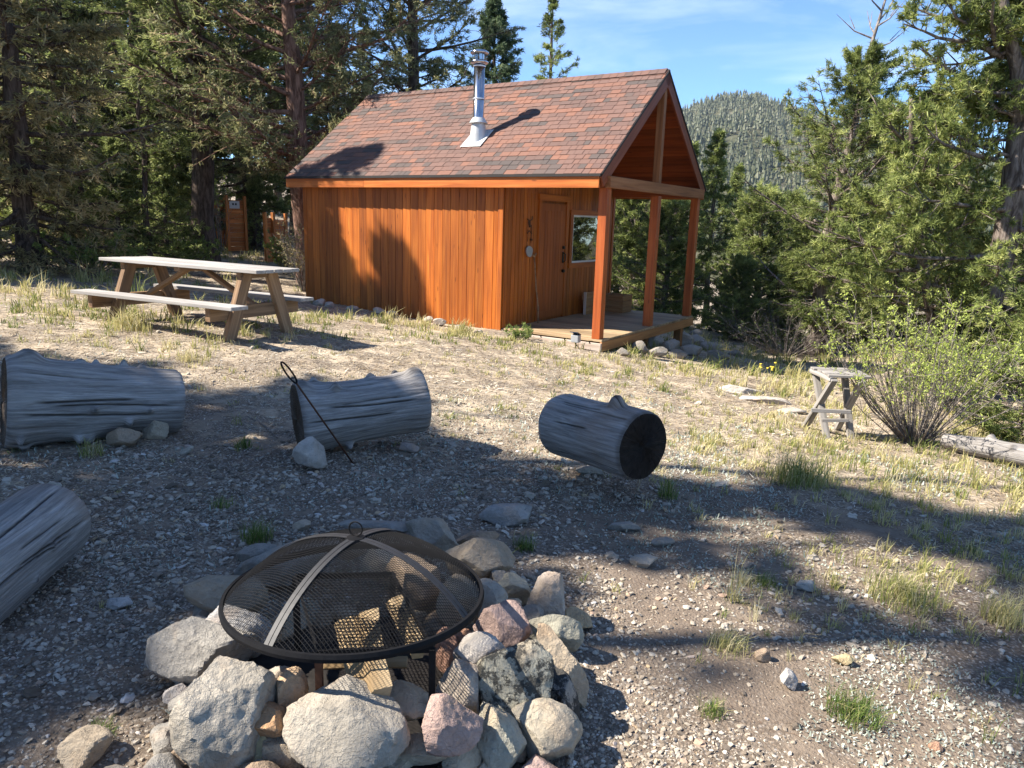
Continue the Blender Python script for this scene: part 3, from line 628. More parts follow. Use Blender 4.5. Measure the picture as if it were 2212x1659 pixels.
# right side
t_mid = T('pine_tree', 'tall green pine with a dead forked top right of the porch', 1785, 18.5, None, vtop=120, bark='bark_grey', leaf='needle_pine', rad=2.9, cb=.12, nbr=95, ntw=15, ncl=4, nb=14, bl=.095, bw=.0155, tr=.2, style='round', lean=(.35, 0), top=.97, gapf=.05, bare=.05)
b = gp(1785, 18.5); hm = hfor(b, 120); mb = MB(); tp = b + np.array([.35, 0, hm])
mb.tube([tp + [0, 0, -1.2], tp + [.1, 0, 0], tp + [.28, 0, .9], tp + [.5, .05, 1.9]], [.06, .045, .03, .008], 6)
for a, l, z, e in [(0, .95, .1, .5), (2.9, .9, .35, .5), (.4, .8, .7, .9), (3.4, .7, .9, .7), (5.5, .6, .6, .6), (1.6, .7, .45, .8), (.2, 1.1, -.5, .2), (.1, .5, 1.2, 1.0), (3.0, .45, 1.3, 1.0)]:
    p = tp + [.1 + z * .2, 0, z]; dd = np.array([math.cos(a) * math.cos(e), math.sin(a) * math.cos(e), math.sin(e)])
    mb.tube([p, p + dd * l * .5 + [0, 0, -.05], p + dd * l + [0, 0, .08]], [.022, .014, .004], 5)
    mb.tube([p + dd * l * .5, p + dd * l * .75 + [.1, .1, .2]], [.012, .003], 4)
mb.build('dead_top', M['twig'], t_mid)
# big limber pine with three leaders
def limber(name, label, u, d):
    b = gp(u, d); e = empty(name, b, label, 'tree', None); wd = []; cr = []
    hf = hfor(b, 262) / 4.3
    def lead(P, r0, r1):
        P = np.array(P, float) * [1, 1, hf]; r0, r1 = r0 * .68, r1 * .68; rr_ = np.linspace(r0, r1, len(P)); v, f = tubes(P[None], rr_[None], 12)
        v = v + fbm(v * 5, 3, 8)[:, None] * r0 * .3; wd.append((v, f, np.zeros(len(v)))); return P
    K = [([(0, 0, -.3), (.02, 0, .0), (-.05, .05, 1.2), (.05, 0, 2.6), (0, 0, 3.6), (-.05, 0, 4.5)], .30, .20, 10, 1.9, 1.2),
         ([(-.05, 0, 4.3), (-.25, -.1, 5.0), (-.6, -.2, 5.7), (-.8, -.2, 6.5), (-.9, -.2, 8.2)], .17, .05, 26, 1.3, .0),
         ([(-.05, 0, 4.3), (.1, .1, 5.2), (.05, .2, 6.4), (.1, .2, 8.5)], .17, .05, 26, 1.4, .0), ([(-.03, 0, 3.9), (.5, .2, 4.7), (1.1, .3, 5.6), (1.4, .3, 7.8)], .15, .04, 26, 1.5, .0),
         ([(-.2, .3, -.3), (-.5, .35, .8), (-.95, .3, 2.2), (-1.3, .2, 3.4), (-1.5, .1, 4.6)], .15, .04, 34, 1.5, .35)]
    for P, r0, r1, nb_, LL, s0 in K:
        P = lead(P, r0, r1); seg = np.linspace(0, 1, len(P))
        for j in range(nb_):
            s_ = s0 * .4 + (1 - s0 * .4) * random.random(); p = np.array([np.interp(s_, seg, P[:, i]) for i in range(3)])
            a = random.random() * 2 * PI; el = random.uniform(-.2, .55); l = LL * random.uniform(.5, 1.15) * (1.1 - .5 * s_)
            if nb_ == 10: l *= 1.3
            dd = np.array([math.cos(a) * math.cos(el), math.sin(a) * math.cos(el), math.sin(el)])
            branch(p, dd, l, wd, cr)
    for p, dd, l in [((-.05, 0, 4.6), (-1, -.1, .2), 1.5), ((0, 0, 3.7), (-1, -.2, .05), 1.9), ((0, 0, 3.0), (-.9, -.45, .0), 2.1), ((0, 0, 2.3), (-.95, -.2, -.02), 2.3), ((0, 0, 1.9), (-.6, -.8, -.05), 1.9), ((0, 0, 2.7), (.6, -.7, .05), 2.0), ((0, 0, 1.5), (.3, -.9, -.05), 1.6), ((-.3, 0, 5.4), (-1, 0, .05), 1.4),
                     ((-.4, 0, 5.2), (-1, -.2, .3), 1.2), ((-.6, 0, 5.6), (-1, .3, .2), 1.0), ((-.5, 0, 5.3), (-.6, -.8, .3), 1.1), ((-.7, 0, 5.9), (-1, -.3, .1), .9), ((0, 0, 3.3), (.2, -.9, .1), 1.9), ((0, 0, 1.9), (.9, -.3, .1), 2.0), ((-.9, .3, 2.0), (-1, -.2, .0), 1.6), ((-.8, .3, 1.6), (-.9, .5, .1), 1.7)]:
        branch(np.array(p, float) * [1, 1, hf], nrm(dd), l, wd, cr, .042)
    W_ = merge(wd); C_ = merge(cr); o3 = np.array(e.location)
    mk('trunk', W_[0] + o3, W_[1], M['bark_grey'], e, rnd=W_[2], smooth=True); mk('crown', C_[0] + o3, C_[1], M['needle_pine'], e, rnd=C_[2]); return e
def branch(p, dd, l, wd, cr, r=.028):
    js = np.linspace(0, 1, 7); BP = p + dd * (l * js)[:, None]; BP[:, 2] += js ** 2 * .22 * l - js * .1 * l
    BP += np.cumsum(rng.normal(size=BP.shape), 0) * js[:, None] * .03 * l
    v, f = tubes(BP[None], (r * (1 - js * .8))[None], 6); wd.append((v, f, np.zeros(len(v))))
    nt_ = max(7, int(l * 13)); s_ = .12 + .88 * rng.random(nt_); T0 = np.stack([np.interp(s_, js, BP[:, i]) for i in range(3)], 1)
    td = dd[None] * .6 + rng.normal(size=(nt_, 3)) * .55 + np.array([0, 0, .4]); td /= np.linalg.norm(td, axis=1, keepdims=True); tl = rng.uniform(.18, .5, nt_) * (1.2 - s_ * .5)
    TW = T0[:, None] + td[:, None] * (tl[:, None] * np.array([0, .5, 1.]))[..., None]
    v, f = tubes(TW, np.broadcast_to(np.array([.010, .007, .004]), (nt_, 3)), 4); wd.append((v, f, np.zeros(len(v))))
    # tufts like small bottle brushes
    k = 4; cs = rng.uniform(.45, 1.0, (nt_, k)); C = (T0[:, None] + (TW[:, 2] - T0)[:, None] * cs[..., None]).reshape(-1, 3) + rng.normal(size=(nt_ * k, 3)) * .05
    D = np.repeat(td, k, 0) * .5; rn = np.clip(.5 + .3 * vnoise(C * 2, 5) + rng.normal(size=len(C)) * .12, 0, 1)
    cr.append(blades(C, D, 30, .078, .0125, .85, rn, jit=.008))
t_lim = limber('limber_pine', 'big limber pine with forked grey trunk filling the right edge', 2168, 12.6)
T('pine_tree', 'narrow green pine between the dead-topped pine and the big limber pine', 1955, 21, None, vtop=215, group=RTG, bark='bark_grey', leaf='needle_pine', rad=2.2, cb=.1, nbr=80, ntw=13, ncl=4, nb=12, bl=.11, bw=.019, tr=.11, style='round', gapf=.1)
t_rs = T('spruce_tree', 'thin grey-green spruce just right of the roof corner', 1540, 26, None, vtop=285, group=RTG, bark='bark_grey', leaf='needle_pine', rad=1.6, cb=.08, nbr=80, ntw=12, ncl=4, nb=8, bl=.12, bw=.026, tr=.10, style='spruce', bare=.25, gapf=.0)
t_rb = T('pine_tree', 'bushy olive pine between the thin spruce and the dead-topped pine', 1650, 23, None, vtop=425, group=RTG, bark='bark_grey', leaf='needle_pine', rad=2.2, cb=.06, nbr=80, ntw=12, ncl=4, nb=12, bl=.11, bw=.019, tr=.12, style='round', bare=.08)
t_pb = T('pine_tree', 'leafy pine framed between the near and middle porch posts', 1372, 24, None, vtop=395, group=RTG, bark='bark_grey', leaf='needle_pine', rad=2.2, cb=.04, nbr=84, ntw=12, ncl=4, nb=12, bl=.11, bw=.019, tr=.12, style='round', bare=.05)
for (u, d, vt, src, sc, lab) in [(1445, 22, 420, t_rb, .88, 'pine with pale dead twigs framed between the middle and far porch posts'), (1410, 31, 0, t_pb, 1.15, 'farther pine seen above the deck through the porch'), (1490, 29, 0, t_rs, 1.0, 'thin spruce partly behind the far porch post'),
                                 (1590, 30, 0, t_rs, .9, 'taller thin spruce behind the olive pine, standing against the hill'), (1710, 30, 0, t_rb, 1.2, 'olive pine left of and behind the dead-topped pine'), (1860, 28, 0, t_rb, 1.1, 'olive pine behind and right of the dead-topped pine'),
                                 (1610, 20.5, 0, t_rb, .5, 'small round pine at the edge of the clearing beyond the stone pile'), (1700, 21.5, 0, t_pb, .55, 'small pine left of the dead-topped trunk, low branches grey'),
                                 (1850, 23, 0, t_pb, .6, 'low pine behind the leafy shrub, left part'), (1930, 20, 0, t_pb, .42, 'low pine just above the leafy shrub'), (2060, 19, 0, t_rb, .75, 'pine in the gap left of the limber pine trunk'), (2230, 17, 0, t_rb, .8, 'pine behind the limber pine at the right edge'),
                                 (1340, 33, 0, t_pb, 1.1, 'pine glimpsed beside the near porch post above the window side'), 
                                 (1960, 44, 0, t_rb, 1.0, 'pine far down the slope above the leafy shrub'), (2120, 38, 0, t_pb, 1.2, 'pine far down the slope beside the limber pine')]:
    copy_thing(src, gp(u, d), random.random() * 6, sc, lab, RTG)
t_bush = T('pine_tree', 'low dark pine bush behind the fallen log at the right edge', 2290, 9.6, 1.5, bark='bark_grey', leaf='needle_pine', rad=.95, cb=.02, nbr=60, ntw=10, ncl=4, nb=10, bl=.07, bw=.012, tr=.05, style='round')
copy_thing(t_bush, gp(2110, 12.2), 2., .8, 'low pine bush between the leafy shrub and the limber pine trunk', None)
# trees right of the frame, mirrored in the window
for i, (x, y, sc) in enumerate([(11.6, 9.0, .8), (13, 12, .9), (15, 9, 1.), (17, 14, 1.1), (12, 16.5, .8), (20, 11, 1.1)]):
    copy_thing((t_mid, t_pb, t_rb)[i % 3], (x, y, float(gz(x, y))), i * 1.3, sc if i % 3 == 0 else sc * 1.5, 'pine outside the right edge, mirrored in the cabin window', 'pines outside the right edge')

# trees outside the left edge whose shade falls over the camp
SH = 'conifers outside the left edge that shade the fire pit'
for i, (x, y, h, rd, cb_) in enumerate([(-6.6, 3.3, 9.5, 2.4, .22), (-7.2, .4, 12.5, 3.0, .2), (-9.4, 2.9, 13.5, 2.8, .25), (-6.0, -2.4, 11, 3.0, .22), (-11.5, .2, 15.5, 3.2, .3), (-10.6, 5.2, 10.5, 2.0, .25), (-12.2, 12.4, 9.6, 2.9, .15), (-14.2, 11.9, 11.2, 2.9, .3), (-8.8, -1.8, 15, 3.0, .3), (-7.7, 4.4, 14.5, 2.7, .35), (-8.6, 1.7, 17.5, 3.3, .35), (-10.8, 12.7, 9.0, 2.0, .08)]):
    bb = np.array([x, y, float(gz(x, y))])
    plant_tree('spruce_tree', ('conifer outside the left edge of the picture that shades the fire pit' if i not in (6, 7, 11) else 'conifer outside the left edge of the picture that shades the cabin wall'), 'tree', bb,
               tree_data(h, rd, cb_, 120, 15, 4, 6, .15, .042, .11, style='round' if i % 2 else 'spruce', filt=keep, base=bb, gapf=.4), 'bark_red', 'needle_dark', SH)

# forest on the far hill
n = 13000; az = rng.uniform(.03, .70, n); r = np.sqrt(rng.uniform(250 ** 2, 960 ** 2, n)); x = r * np.sin(az); y = r * np.cos(az)
dens = .12 + 1.0 * n2(x, y, .010, 4, 90) + .35 * sst(300, 700, r) + .1; k = rng.random(n) < np.clip(dens * 1.9 + .52, .04, 1); x, y, r = x[k], y[k], r[k]; n = len(x)
z = gz(x, y, False) + 11 * n2(x, y, .012, 4, 21) * sst(200, 500, r)
hh = 3 + 8 * rng.random(n) ** 1.6; V = []; F = []; R_ = []; nn = 0
for tier in range(3):
    S = 6; a = rng.random((n, 1)) * 6 + np.arange(S) / S * 2 * PI; rd = hh[:, None] * (.22 - .055 * tier) * rng.uniform(.55, 1.2, (n, S))
    zb = z[:, None] + hh[:, None] * (.12 + .27 * tier) + rng.normal(size=(n, S)) * .35; ring = np.stack([x[:, None] + rd * np.cos(a), y[:, None] + rd * np.sin(a), zb], -1)
    apex = np.stack([x, y, z + hh * (.55 + .225 * tier)], -1)[:, None]; v = np.concatenate([ring, apex], 1)
    b0 = np.arange(n)[:, None] * (S + 1) + nn; q = np.arange(S)[None]; f = np.stack([b0 + q, b0 + (q + 1) % S, b0 + S + 0 * q], -1).reshape(-1, 3)
    V.append(v.reshape(-1, 3)); F.append(f); R_.append(np.repeat(np.clip(rng.normal(size=n) * .22 + .5, 0, 1), S + 1)); nn += n * (S + 1)
tag(mk('hillside_forest', np.concatenate(V), np.concatenate(F), M['needle_far'], rnd=np.concatenate(R_)), 'thick conifer forest covering the far rocky hill', 'forest', kind='stuff')

# ------------------------------------------------------------------ shrubs
def shrub(name, label, base, h, rad, nst, nlf, leaf, lsz, bark='twig', low=.25, group=None, rst=.012, nb=5):
    e = empty(name, base, label, 'shrub', group); js = np.linspace(0, 1, 7)
    a = rng.random(nst) * 2 * PI; tilt = rng.random(nst) ** .7 * rad; L_ = h * rng.uniform(.55, 1.05, nst)
    d = np.stack([np.cos(a) * tilt, np.sin(a) * tilt, L_], 1); b0 = np.array(base) + np.stack([np.cos(a), np.sin(a), a * 0], 1) * rng.random((nst, 1)) * .13 * rad + [0, 0, -.04]
    P = b0[:, None] + d[:, None] * js[None, :, None]; out = np.stack([np.cos(a), np.sin(a), -a * 0 + .0], 1)
    P += out[:, None] * (np.sin(js * PI) * .12)[None, :, None] * tilt[:, None, None] + np.cumsum(rng.normal(size=P.shape), 1) * .018 * h * js[None, :, None]
    r_ = rst * (1 - js * .8)[None] * rng.uniform(.6, 1.3, (nst, 1)); v, f = tubes(P, r_, 5); W_ = [(v, f, np.zeros(len(v)))]
    m_ = 7; s_ = rng.uniform(.3, 1, (nst, m_)); i0 = np.minimum((s_ * 6).astype(int), 5); fr_ = s_ * 6 - i0; bi = np.arange(nst)[:, None]
    T0 = (P[bi, i0] * (1 - fr_)[..., None] + P[bi, i0 + 1] * fr_[..., None]).reshape(-1, 3); td = np.repeat(nrm_rows(d), m_, 0) * .7 + rng.normal(size=(nst * m_, 3)) * .5; td = nrm_rows(td)
    tl = rng.uniform(.12, .34, (len(td), 1)) * h; T2 = T0 + td * tl; TW = np.stack([T0, (T0 + T2) / 2 + rng.normal(size=T0.shape) * .01, T2], 1)
    v, f = tubes(TW, np.broadcast_to(rst * np.array([.4, .28, .15]), (len(TW), 3)), 3); W_.append((v, f, np.zeros(len(v)))); W_ = merge(W_)
    mk('stems', W_[0], W_[1], M[bark], e, rnd=W_[2], smooth=True)
    i = rng.integers(0, len(TW), nlf); c = T0[i] + (T2 - T0)[i] * rng.random((nlf, 1)); c = c[c[:, 2] > base[2] + h * low * rng.uniform(.6, 1.4, len(c))]
    rn = np.clip(.5 + .3 * vnoise(c * 4, 3) + rng.normal(size=len(c)) * .15, 0, 1); D = nrm_rows(rng.normal(size=c.shape)) * .4 + [0, 0, .35]
    C_ = blades(c, D, nb, lsz, lsz * .5, .8, rn, jit=.012); mk('leaves', C_[0], C_[1], M[leaf], e, rnd=C_[2]); return e
def nrm_rows(a): return a / (np.linalg.norm(a, axis=-1, keepdims=True) + 1e-9)
wb = gpix(1975, 955)
shrub('willow_shrub', 'big open shrub with bare grey stems and bright yellow-green leaves behind the small rustic table', wb, 1.36, .88, 74, 2700, 'leaf_shrub', .025, low=.46, rst=.0085, nb=4)
shrub('leafy_shrub', 'low yellow-green bush at the far left edge of the clearing', gpix(95, 552), 1.0, 1.1, 60, 3000, 'leaf_shrub', .045, low=.1)
shrub('leafy_shrub', 'pale green bush in the shade behind the picnic table bench', gpix(270, 540), 1.5, 1.3, 60, 3000, 'leaf_under', .045, low=.15)
shrub('leafy_shrub', 'small sunlit bush between the narrow outhouse screen and the reddish trunk', gp(612, 19.5), 1.0, .3, 20, 500, 'leaf_under', .05, low=.1)
shrub('leafy_shrub', 'light green sprig leaning over the top of the left outhouse screen', gp(475, 24.6), 2.5, .4, 14, 450, 'leaf_shrub', .06, low=.8)
shrub('leafy_shrub', 'green bush at the foot of the thick dark pine', gp(398, 19.4), .7, .7, 40, 1500, 'leaf_under', .05, low=.05)
shrub('leafy_shrub', 'low bush left of the sapling behind the table, half in sun', gp(190, 16.5), .75, .9, 40, 1600, 'leaf_under', .045, low=.05)
shrub('leafy_shrub', 'sunlit bush in front of the limber pine trunk', gp(2120, 10.8), .9, .6, 34, 800, 'leaf_shrub', .034, low=.15)
shrub('dead_shrub', 'tangle of bare grey twigs under the dead-topped pine', gp(1725, 18.0), 1.1, 1.6, 60, 120, 'leaf_under', .04, low=.2, rst=.012)
shrub('dead_shrub', 'bare twiggy thicket at the left rear corner of the cabin', gp(652, 16.6), 1.6, .5, 40, 250, 'needle_brown', .04, low=.2, rst=.01)
shrub('weed', 'small grey-green weed growing against the pale deck sill', gpix(1128, 735), .28, .25, 16, 500, 'leaf_under', .022, low=.1, rst=.004)

# ------------------------------------------------------------------ cabin
cab = empty('cabin', CA, 'small orange-stained wooden cabin with red-brown shingle roof and covered porch', 'cabin')
def qv(*a): return Q(*a)
slope = math.atan2(ZR - ZE, WID / 2 + OS); SL = math.hypot(ZR - ZE, WID / 2 + OS)
roofz = lambda y: ZE + (min(y, WID - y) + OS) * math.tan(slope)
ZB = -.02
# side wall, near
def boards_x(y0, sgn):
    mb = MB(); x = -LEN + .02; bw = .178
    while x < -.10:
        w = min(bw, -.095 - x); zt = roofz(0) - .10
        # outer edge slightly proud on one side, like lapped channel siding
        p = [(x + .004, 0), (x + w - .012, 0)]
        o0, o1 = -.030 * sgn, -.016 * sgn
        V = []
        for zz in (ZB - .02 + random.uniform(-.006, .006), zt):
            V += [Q(x, y0, zz), Q(x + w - .019, y0, zz), Q(x + w - .019, y0 + o1, zz), Q(x, y0 + o0, zz)]
        Fc = [(0, 1, 2, 3), (7, 6, 5, 4), (3, 2, 6, 7), (0, 3, 7, 4), (2, 1, 5, 6), (1, 0, 4, 5)]
        o = np.array([random.random() * 20, random.random() * 20, random.random() * 20])
        lc = np.array([[z_ + o[0], x_ + o[1], y_ + o[2]] for z_ in (0, zt) for x_, y_ in ((x, 0), (x + w, 0), (x + w, .02), (x, .02))])
        mb.add(V, Fc, None, lc); x += bw
    return mb
for y0, sgn in ((0, 1), (WID, -1)):
    wl = boards_x(y0, sgn).build('side_wall', M['stain'], cab); mb = MB(); mb.box(Q(-LEN / 2, y0 + .04 * sgn, (ZB + roofz(0) - .1) / 2), (LEN - .02, .06, roofz(0) - .1 - ZB), CAX); mb.build('sheathing', M['darkstain'], wl)
# corner boards
mb = MB(); mb.box(Q(-.045, -.022, 1.17), (.10, .034, 2.42), CAX, .6); mb.build('corner_board', M['stain'], cab, .003); mb = MB(); mb.box(Q(.012, .055, 1.17), (.022, .10, 2.42), CAX, .5); mb.build('corner_board', M['stain'], cab, .003); mb = MB(); mb.box(Q(-LEN + .0, -.02, 1.17), (.09, .03, 2.42), CAX, .4); mb.build('corner_board', M['stain'], cab, .003)
# front wall boards
DY0, DY1 = 1.125, 2.015; WY0, WY1, WZ0, WZ1 = 2.30, 3.55, 1.00, 1.90
mb = MB(); y = .11; bw = .115
ZD = 0.0
while y < WID - .02:
    w = min(bw, WID - y); yc = y + w / 2; ztop = min(roofz(y), roofz(y + w)) - .14
    segs = [(ZD, ztop)]
    if DY0 - .08 < yc < DY1 + .08: segs = [(2.12, ztop)]
    elif WY0 - .1 < yc < WY1 + .1: segs = [(ZD, WZ0 - .08), (WZ1 + .08, ztop)]
    for a, b_ in segs:
        mb.box(Q(.010, yc - .004, (a + b_) / 2), (.022, w - .012, b_ - a), CAX)
    y += bw
def gable(mb, x, t, rnd=.1, z0=ZB):
    Yp = [0.02, WID - .02, WID - .02, WID / 2, .02]; Zp = [z0, z0, roofz(0.02) - .16, roofz(WID / 2) - .16, roofz(0.02) - .16]
    V = [Q(x, a, b_) for a, b_ in zip(Yp, Zp)] + [Q(x - t, a, b_) for a, b_ in zip(Yp, Zp)]
    Fc = [(0, 1, 2, 3, 4), (9, 8, 7, 6, 5)] + [(i, i + 5, (i + 1) % 5 + 5, (i + 1) % 5) for i in range(5)]
    n0 = mb.n; mb.V.append(np.array(V)); mb.F += [tuple(i + n0 for i in f) for f in Fc]; mb.R.append(np.full(10, rnd)); mb.L.append(np.array(V)[:, [2, 0, 1]]); mb.n += 10
gable(mb, -.004, .05, .05); mb.build('front_wall', M['stain'], cab)
mb = MB(); gable(mb, -LEN, .05, .4); mb.build('rear_wall', M['stain'], cab)
# door
mb = MB(); mb.box(Q(.018, (DY0 + DY1) / 2, 1.03 + .03), (.034, DY1 - DY0, 2.03), CAX, .5); 
for j in range(6): mb.box(Q(.037, DY0 + .12 + (DY1 - DY0 - .24) * (j + .5) / 6, 1.06), (.006, (DY1 - DY0 - .24) / 6 - .006, 1.78), CAX)
dr = mb.build('door', M['door'], cab, .002)
mb = MB(); mb.box(Q(.026, DY0 - .045, 1.075), (.05, .09, 2.11), CAX, .6); mb.box(Q(.026, DY1 + .045, 1.075), (.05, .09, 2.11), CAX, .5); mb.box(Q(.030, (DY0 + DY1) / 2, 2.175), (.058, DY1 - DY0 + .22, .11), CAX, .7); mb.build('door_frame', M['stain'], dr, .003)
mb = MB(); mb.box(Q(.045, DY1 - .07, 1.12), (.012, .05, .20), CAX); mb.tube([Q(.05, DY1 - .07, 1.20), Q(.095, DY1 - .07, 1.18), Q(.095, DY1 - .07, 1.06), Q(.05, DY1 - .07, 1.03)], .012, 8); mb.box(Q(.055, DY1 - .07, 1.30), (.03, .055, .055), CAX); mb.tube([Q(.04, DY1 - .07, .87), Q(.085, DY1 - .07, .87)], .03, 10); mb.build('handle', M['black'], dr, smooth=False)
# window
mb = MB(); ym = (WY0 + WY1) / 2
for zc, hh_ in ((WZ0 - .045, .10), (WZ1 + .045, .10)): mb.box(Q(.024, ym, zc), (.046, WY1 - WY0 + .20, hh_ - .003), CAX)
for yc in (WY0 - .05, WY1 + .05): mb.box(Q(.022, yc, (WZ0 + WZ1) / 2), (.042, .10, WZ1 - WZ0 - .0), CAX)
win = mb.build('window', M['stain'], cab, .003)
mb = MB()
for zc in (WZ0 + .02, WZ1 - .02): mb.box(Q(.020, ym, zc), (.03, WY1 - WY0 - .004, .036), CAX)
for yc in (WY0 + .018, WY1 - .018): mb.box(Q(.018, yc, (WZ0 + WZ1) / 2), (.026, .032, WZ1 - WZ0 - .08), CAX)
mb.build('sash', M['white'], win, .002)
mb = MB(); mb.box(Q(.010, ym, (WZ0 + WZ1) / 2), (.006, WY1 - WY0 - .02, WZ1 - WZ0 - .02), CAX); mb.build('pane', M['glass'], win)
# far corner trim
mb = MB(); mb.box(Q(.018, WID - .04, 1.17), (.034, .08, 2.42), CAX, .3); mb.build('corner_board', M['stain_trim'], cab, .003)
# deck
mb = MB(); y = .0; bw = .142
while y < WID - .01:
    w = min(bw, WID - y); mb.box(Q(DEP / 2 + .02, y + w / 2 - .003, -.018 + random.uniform(-.002, .002)), (DEP + .0, w - .007, .036), CAX); y += bw
dk = mb.build('deck', M['deck'], cab, .003)
mb = MB(); mb.box(Q(DEP + .012, WID / 2 - .0, -.112), (.038, WID + .02, .148), CAX); mb.build('rim_board', M['rimb'], dk, .003)
mb = MB(); mb.box(Q(DEP / 2 + .03, -.03, -.125), (DEP - .0, .05, .14), CAX, .6); mb.box(Q(DEP / 2 + .03, .02, -.27), (DEP - .1, .05, .14), CAX, .4); mb.build('sill_board', M['greyboard'], dk, .003)
mb = MB()
for i in range(8): mb.box(Q(.15 + i * .22, -.058, -.10 + (.045 if i % 2 else -.02)), (.018, .008, .018), CAX)
mb.build('bolt', M['black'], dk)
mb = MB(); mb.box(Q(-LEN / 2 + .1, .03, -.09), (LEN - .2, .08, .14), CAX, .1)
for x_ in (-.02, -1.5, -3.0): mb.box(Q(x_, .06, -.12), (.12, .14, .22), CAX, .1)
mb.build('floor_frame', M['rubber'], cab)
mb = MB()
for y_ in (.3, WID / 2, WID - .3):
    for x_ in (.4, DEP - .15): mb.box(Q(x_, y_, -.55), (.14, .14, .78), CAX)
for x_ in (.3, .9, 1.5): mb.box(Q(x_, WID / 2, -.12), (.04, WID - .1, .14), CAX)
mb.build('deck_frame', M['rimb'], dk)
# posts
PW = .14
for yc in (PW / 2 + .0, WID / 2, WID - PW / 2):
    mb = MB(); zt = 2.28 if yc != WID / 2 else 2.24
    mb.box(Q(DEP - PW / 2 - .02, yc, zt / 2), (PW, PW, zt), CAX, .6); mb.build('post', M['post'], cab, .005)
# tie beam, king post, side beams
mb = MB(); mb.box(Q(DEP - .0 - .005, WID / 2, 2.36), (.09, WID + .06, .17), CAX, .6); mb.build('tie_beam', M['beam'], cab, .005)
mb = MB(); mb.box(Q(DEP - PW / 2 - .03, WID / 2, (2.30 + ZR - .26) / 2), (PW - .02, .11, ZR - .26 - 2.30), CAX, .4); mb.build('king_post', M['beam'], cab, .004)
for yc in (.07, WID - .07):
    mb = MB(); mb.box(Q(DEP / 2 - .05, yc, 2.36), (DEP - .12, .10, .15), CAX, .3); mb.build('side_beam', M['post'], cab, .004)
# roof: deck boards + shingles
XL, XR = -LEN - OB, DEP + OF
def rax(side):
    d = np.array([0, math.cos(slope), math.sin(slope)]) if side > 0 else np.array([0, -math.cos(slope), math.sin(slope)])
    n_ = np.array([0, -math.sin(slope), math.cos(slope)]) if side > 0 else np.array([0, math.sin(slope), math.cos(slope)])
    return d @ CAX, n_ @ CAX
mb = MB()
for side in (1, -1):
    d, n_ = rax(side); e0 = Q(0, -OS if side > 0 else WID + OS, ZE)
    s_ = .01
    while s_ < SL - .05:
        w = min(.14, SL - .03 - s_); c = e0 + d * (s_ + w / 2) - n_ * .055 + EX * (XL + XR) / 2
        mb.box(c, (XR - XL - .05, w - .006, .03), [EX, d, np.cross(EX, d)]); s_ += .14
roof = mb.build('roof', M['ceil'], cab)
for side in (1, -1):
    mb = MB(); d, n_ = rax(side); e0 = Q(0, -OS if side > 0 else WID + OS, ZE); ex_ = .126; k = 0
    mb.box(e0 + d * SL / 2 - n_ * .027 + EX * (XL + XR) / 2, (XR - XL, SL, .022), [EX, d, np.cross(EX, d)], 0)
    s_ = -.012
    while s_ < SL - .02:
        x = XL - random.random() * .15; w0 = 0
        last = random.random()
        while x < XR:
            w = random.choice([.10, .12, .15, .18, .21]); xa, xb = max(x, XL - .012), min(x + w, XR + .012)
            if xb - xa > .01:
                if random.random() < .62: last = random.random()
                lift = random.choice([0, .0035]); ln_ = min(ex_ + .02, SL - s_); cc = e0 + d * (s_ + ln_ / 2) - n_ * (.008 - lift) + EX * (xa + xb) / 2
                dd = nrm(d * 1 - n_ * .05); mb.box(cc, (xb - xa - .007, ln_, .010), [EX, dd, np.cross(EX, dd)], min(1, max(0, last + random.uniform(-.05, .05))))
            x += w
        s_ += ex_
    sh = mb.build('shingles', M['shingle'], roof)
mb = MB(); x = XL - .01
while x < XR - .12:
    for side in (1, -1):
        d, n_ = rax(side); top = Q(x + .10, WID / 2, ZR); mb.box(top - d * .075 + n_ * .012 + EZ * .0, (.20, .15, .009), [nrm(EX + n_ * .03), d, np.cross(nrm(EX + n_ * .03), d)], random.choice([.3, .5, .6, .8, .2]))
    x += .145
mb.build('ridge_cap', M['shingle'], roof)
# drip edge + fascia + barge boards
for side in (1, -1):
    y_ = -OS if side > 0 else WID + OS
    mb = MB(); mb.box(Q((XL + XR) / 2, y_ - .008 * side, ZE - .028), (XR - XL + .02, .035, .040), CAX); mb.build('drip_edge', M['rubber'], roof)
    mb = MB(); xm = XL + 2.05
    mb.box(Q((XL + xm) / 2, y_ + .022 * side, ZE - .128), (xm - XL - .004, .036, .160), CAX, .45); mb.box(Q((XR + xm) / 2 - .01, y_ + .022 * side, ZE - .128), (XR - xm - .024, .038, .160), CAX, .75); mb.build('fascia', M['stain_trim'], roof, .003)
for X_ in (XR - .005, XL + .005):
    mb = MB(); mb2 = MB()
    for side in (1, -1):
        d, n_ = rax(side); e0 = Q(X_, -OS if side > 0 else WID + OS, ZE)
        mb.box(e0 + d * (SL / 2 - .0) - n_ * .135, (.036, SL + (.05 if side > 0 else -.02), .17), [EX, d, np.cross(EX, d)], .5)
        mb2.box(e0 + d * SL / 2 - n_ * .026 + EX * (.012 if X_ > 0 else -.012), (.03, SL + .01, .032), [EX, d, np.cross(EX, d)])
    mb.build('barge_board', M['redtrim'], roof, .003); mb2.build('drip_edge', M['rubber'], roof)
# soffit boxing (level return under the near eave)
mb = MB(); mb.box(Q((XL + XR) / 2, -OS / 2 - .01, ZE - .215 + .03), (XR - XL - .08, OS - .07, .012), CAX, .3); mb.build('soffit', M['ceil'], roof)
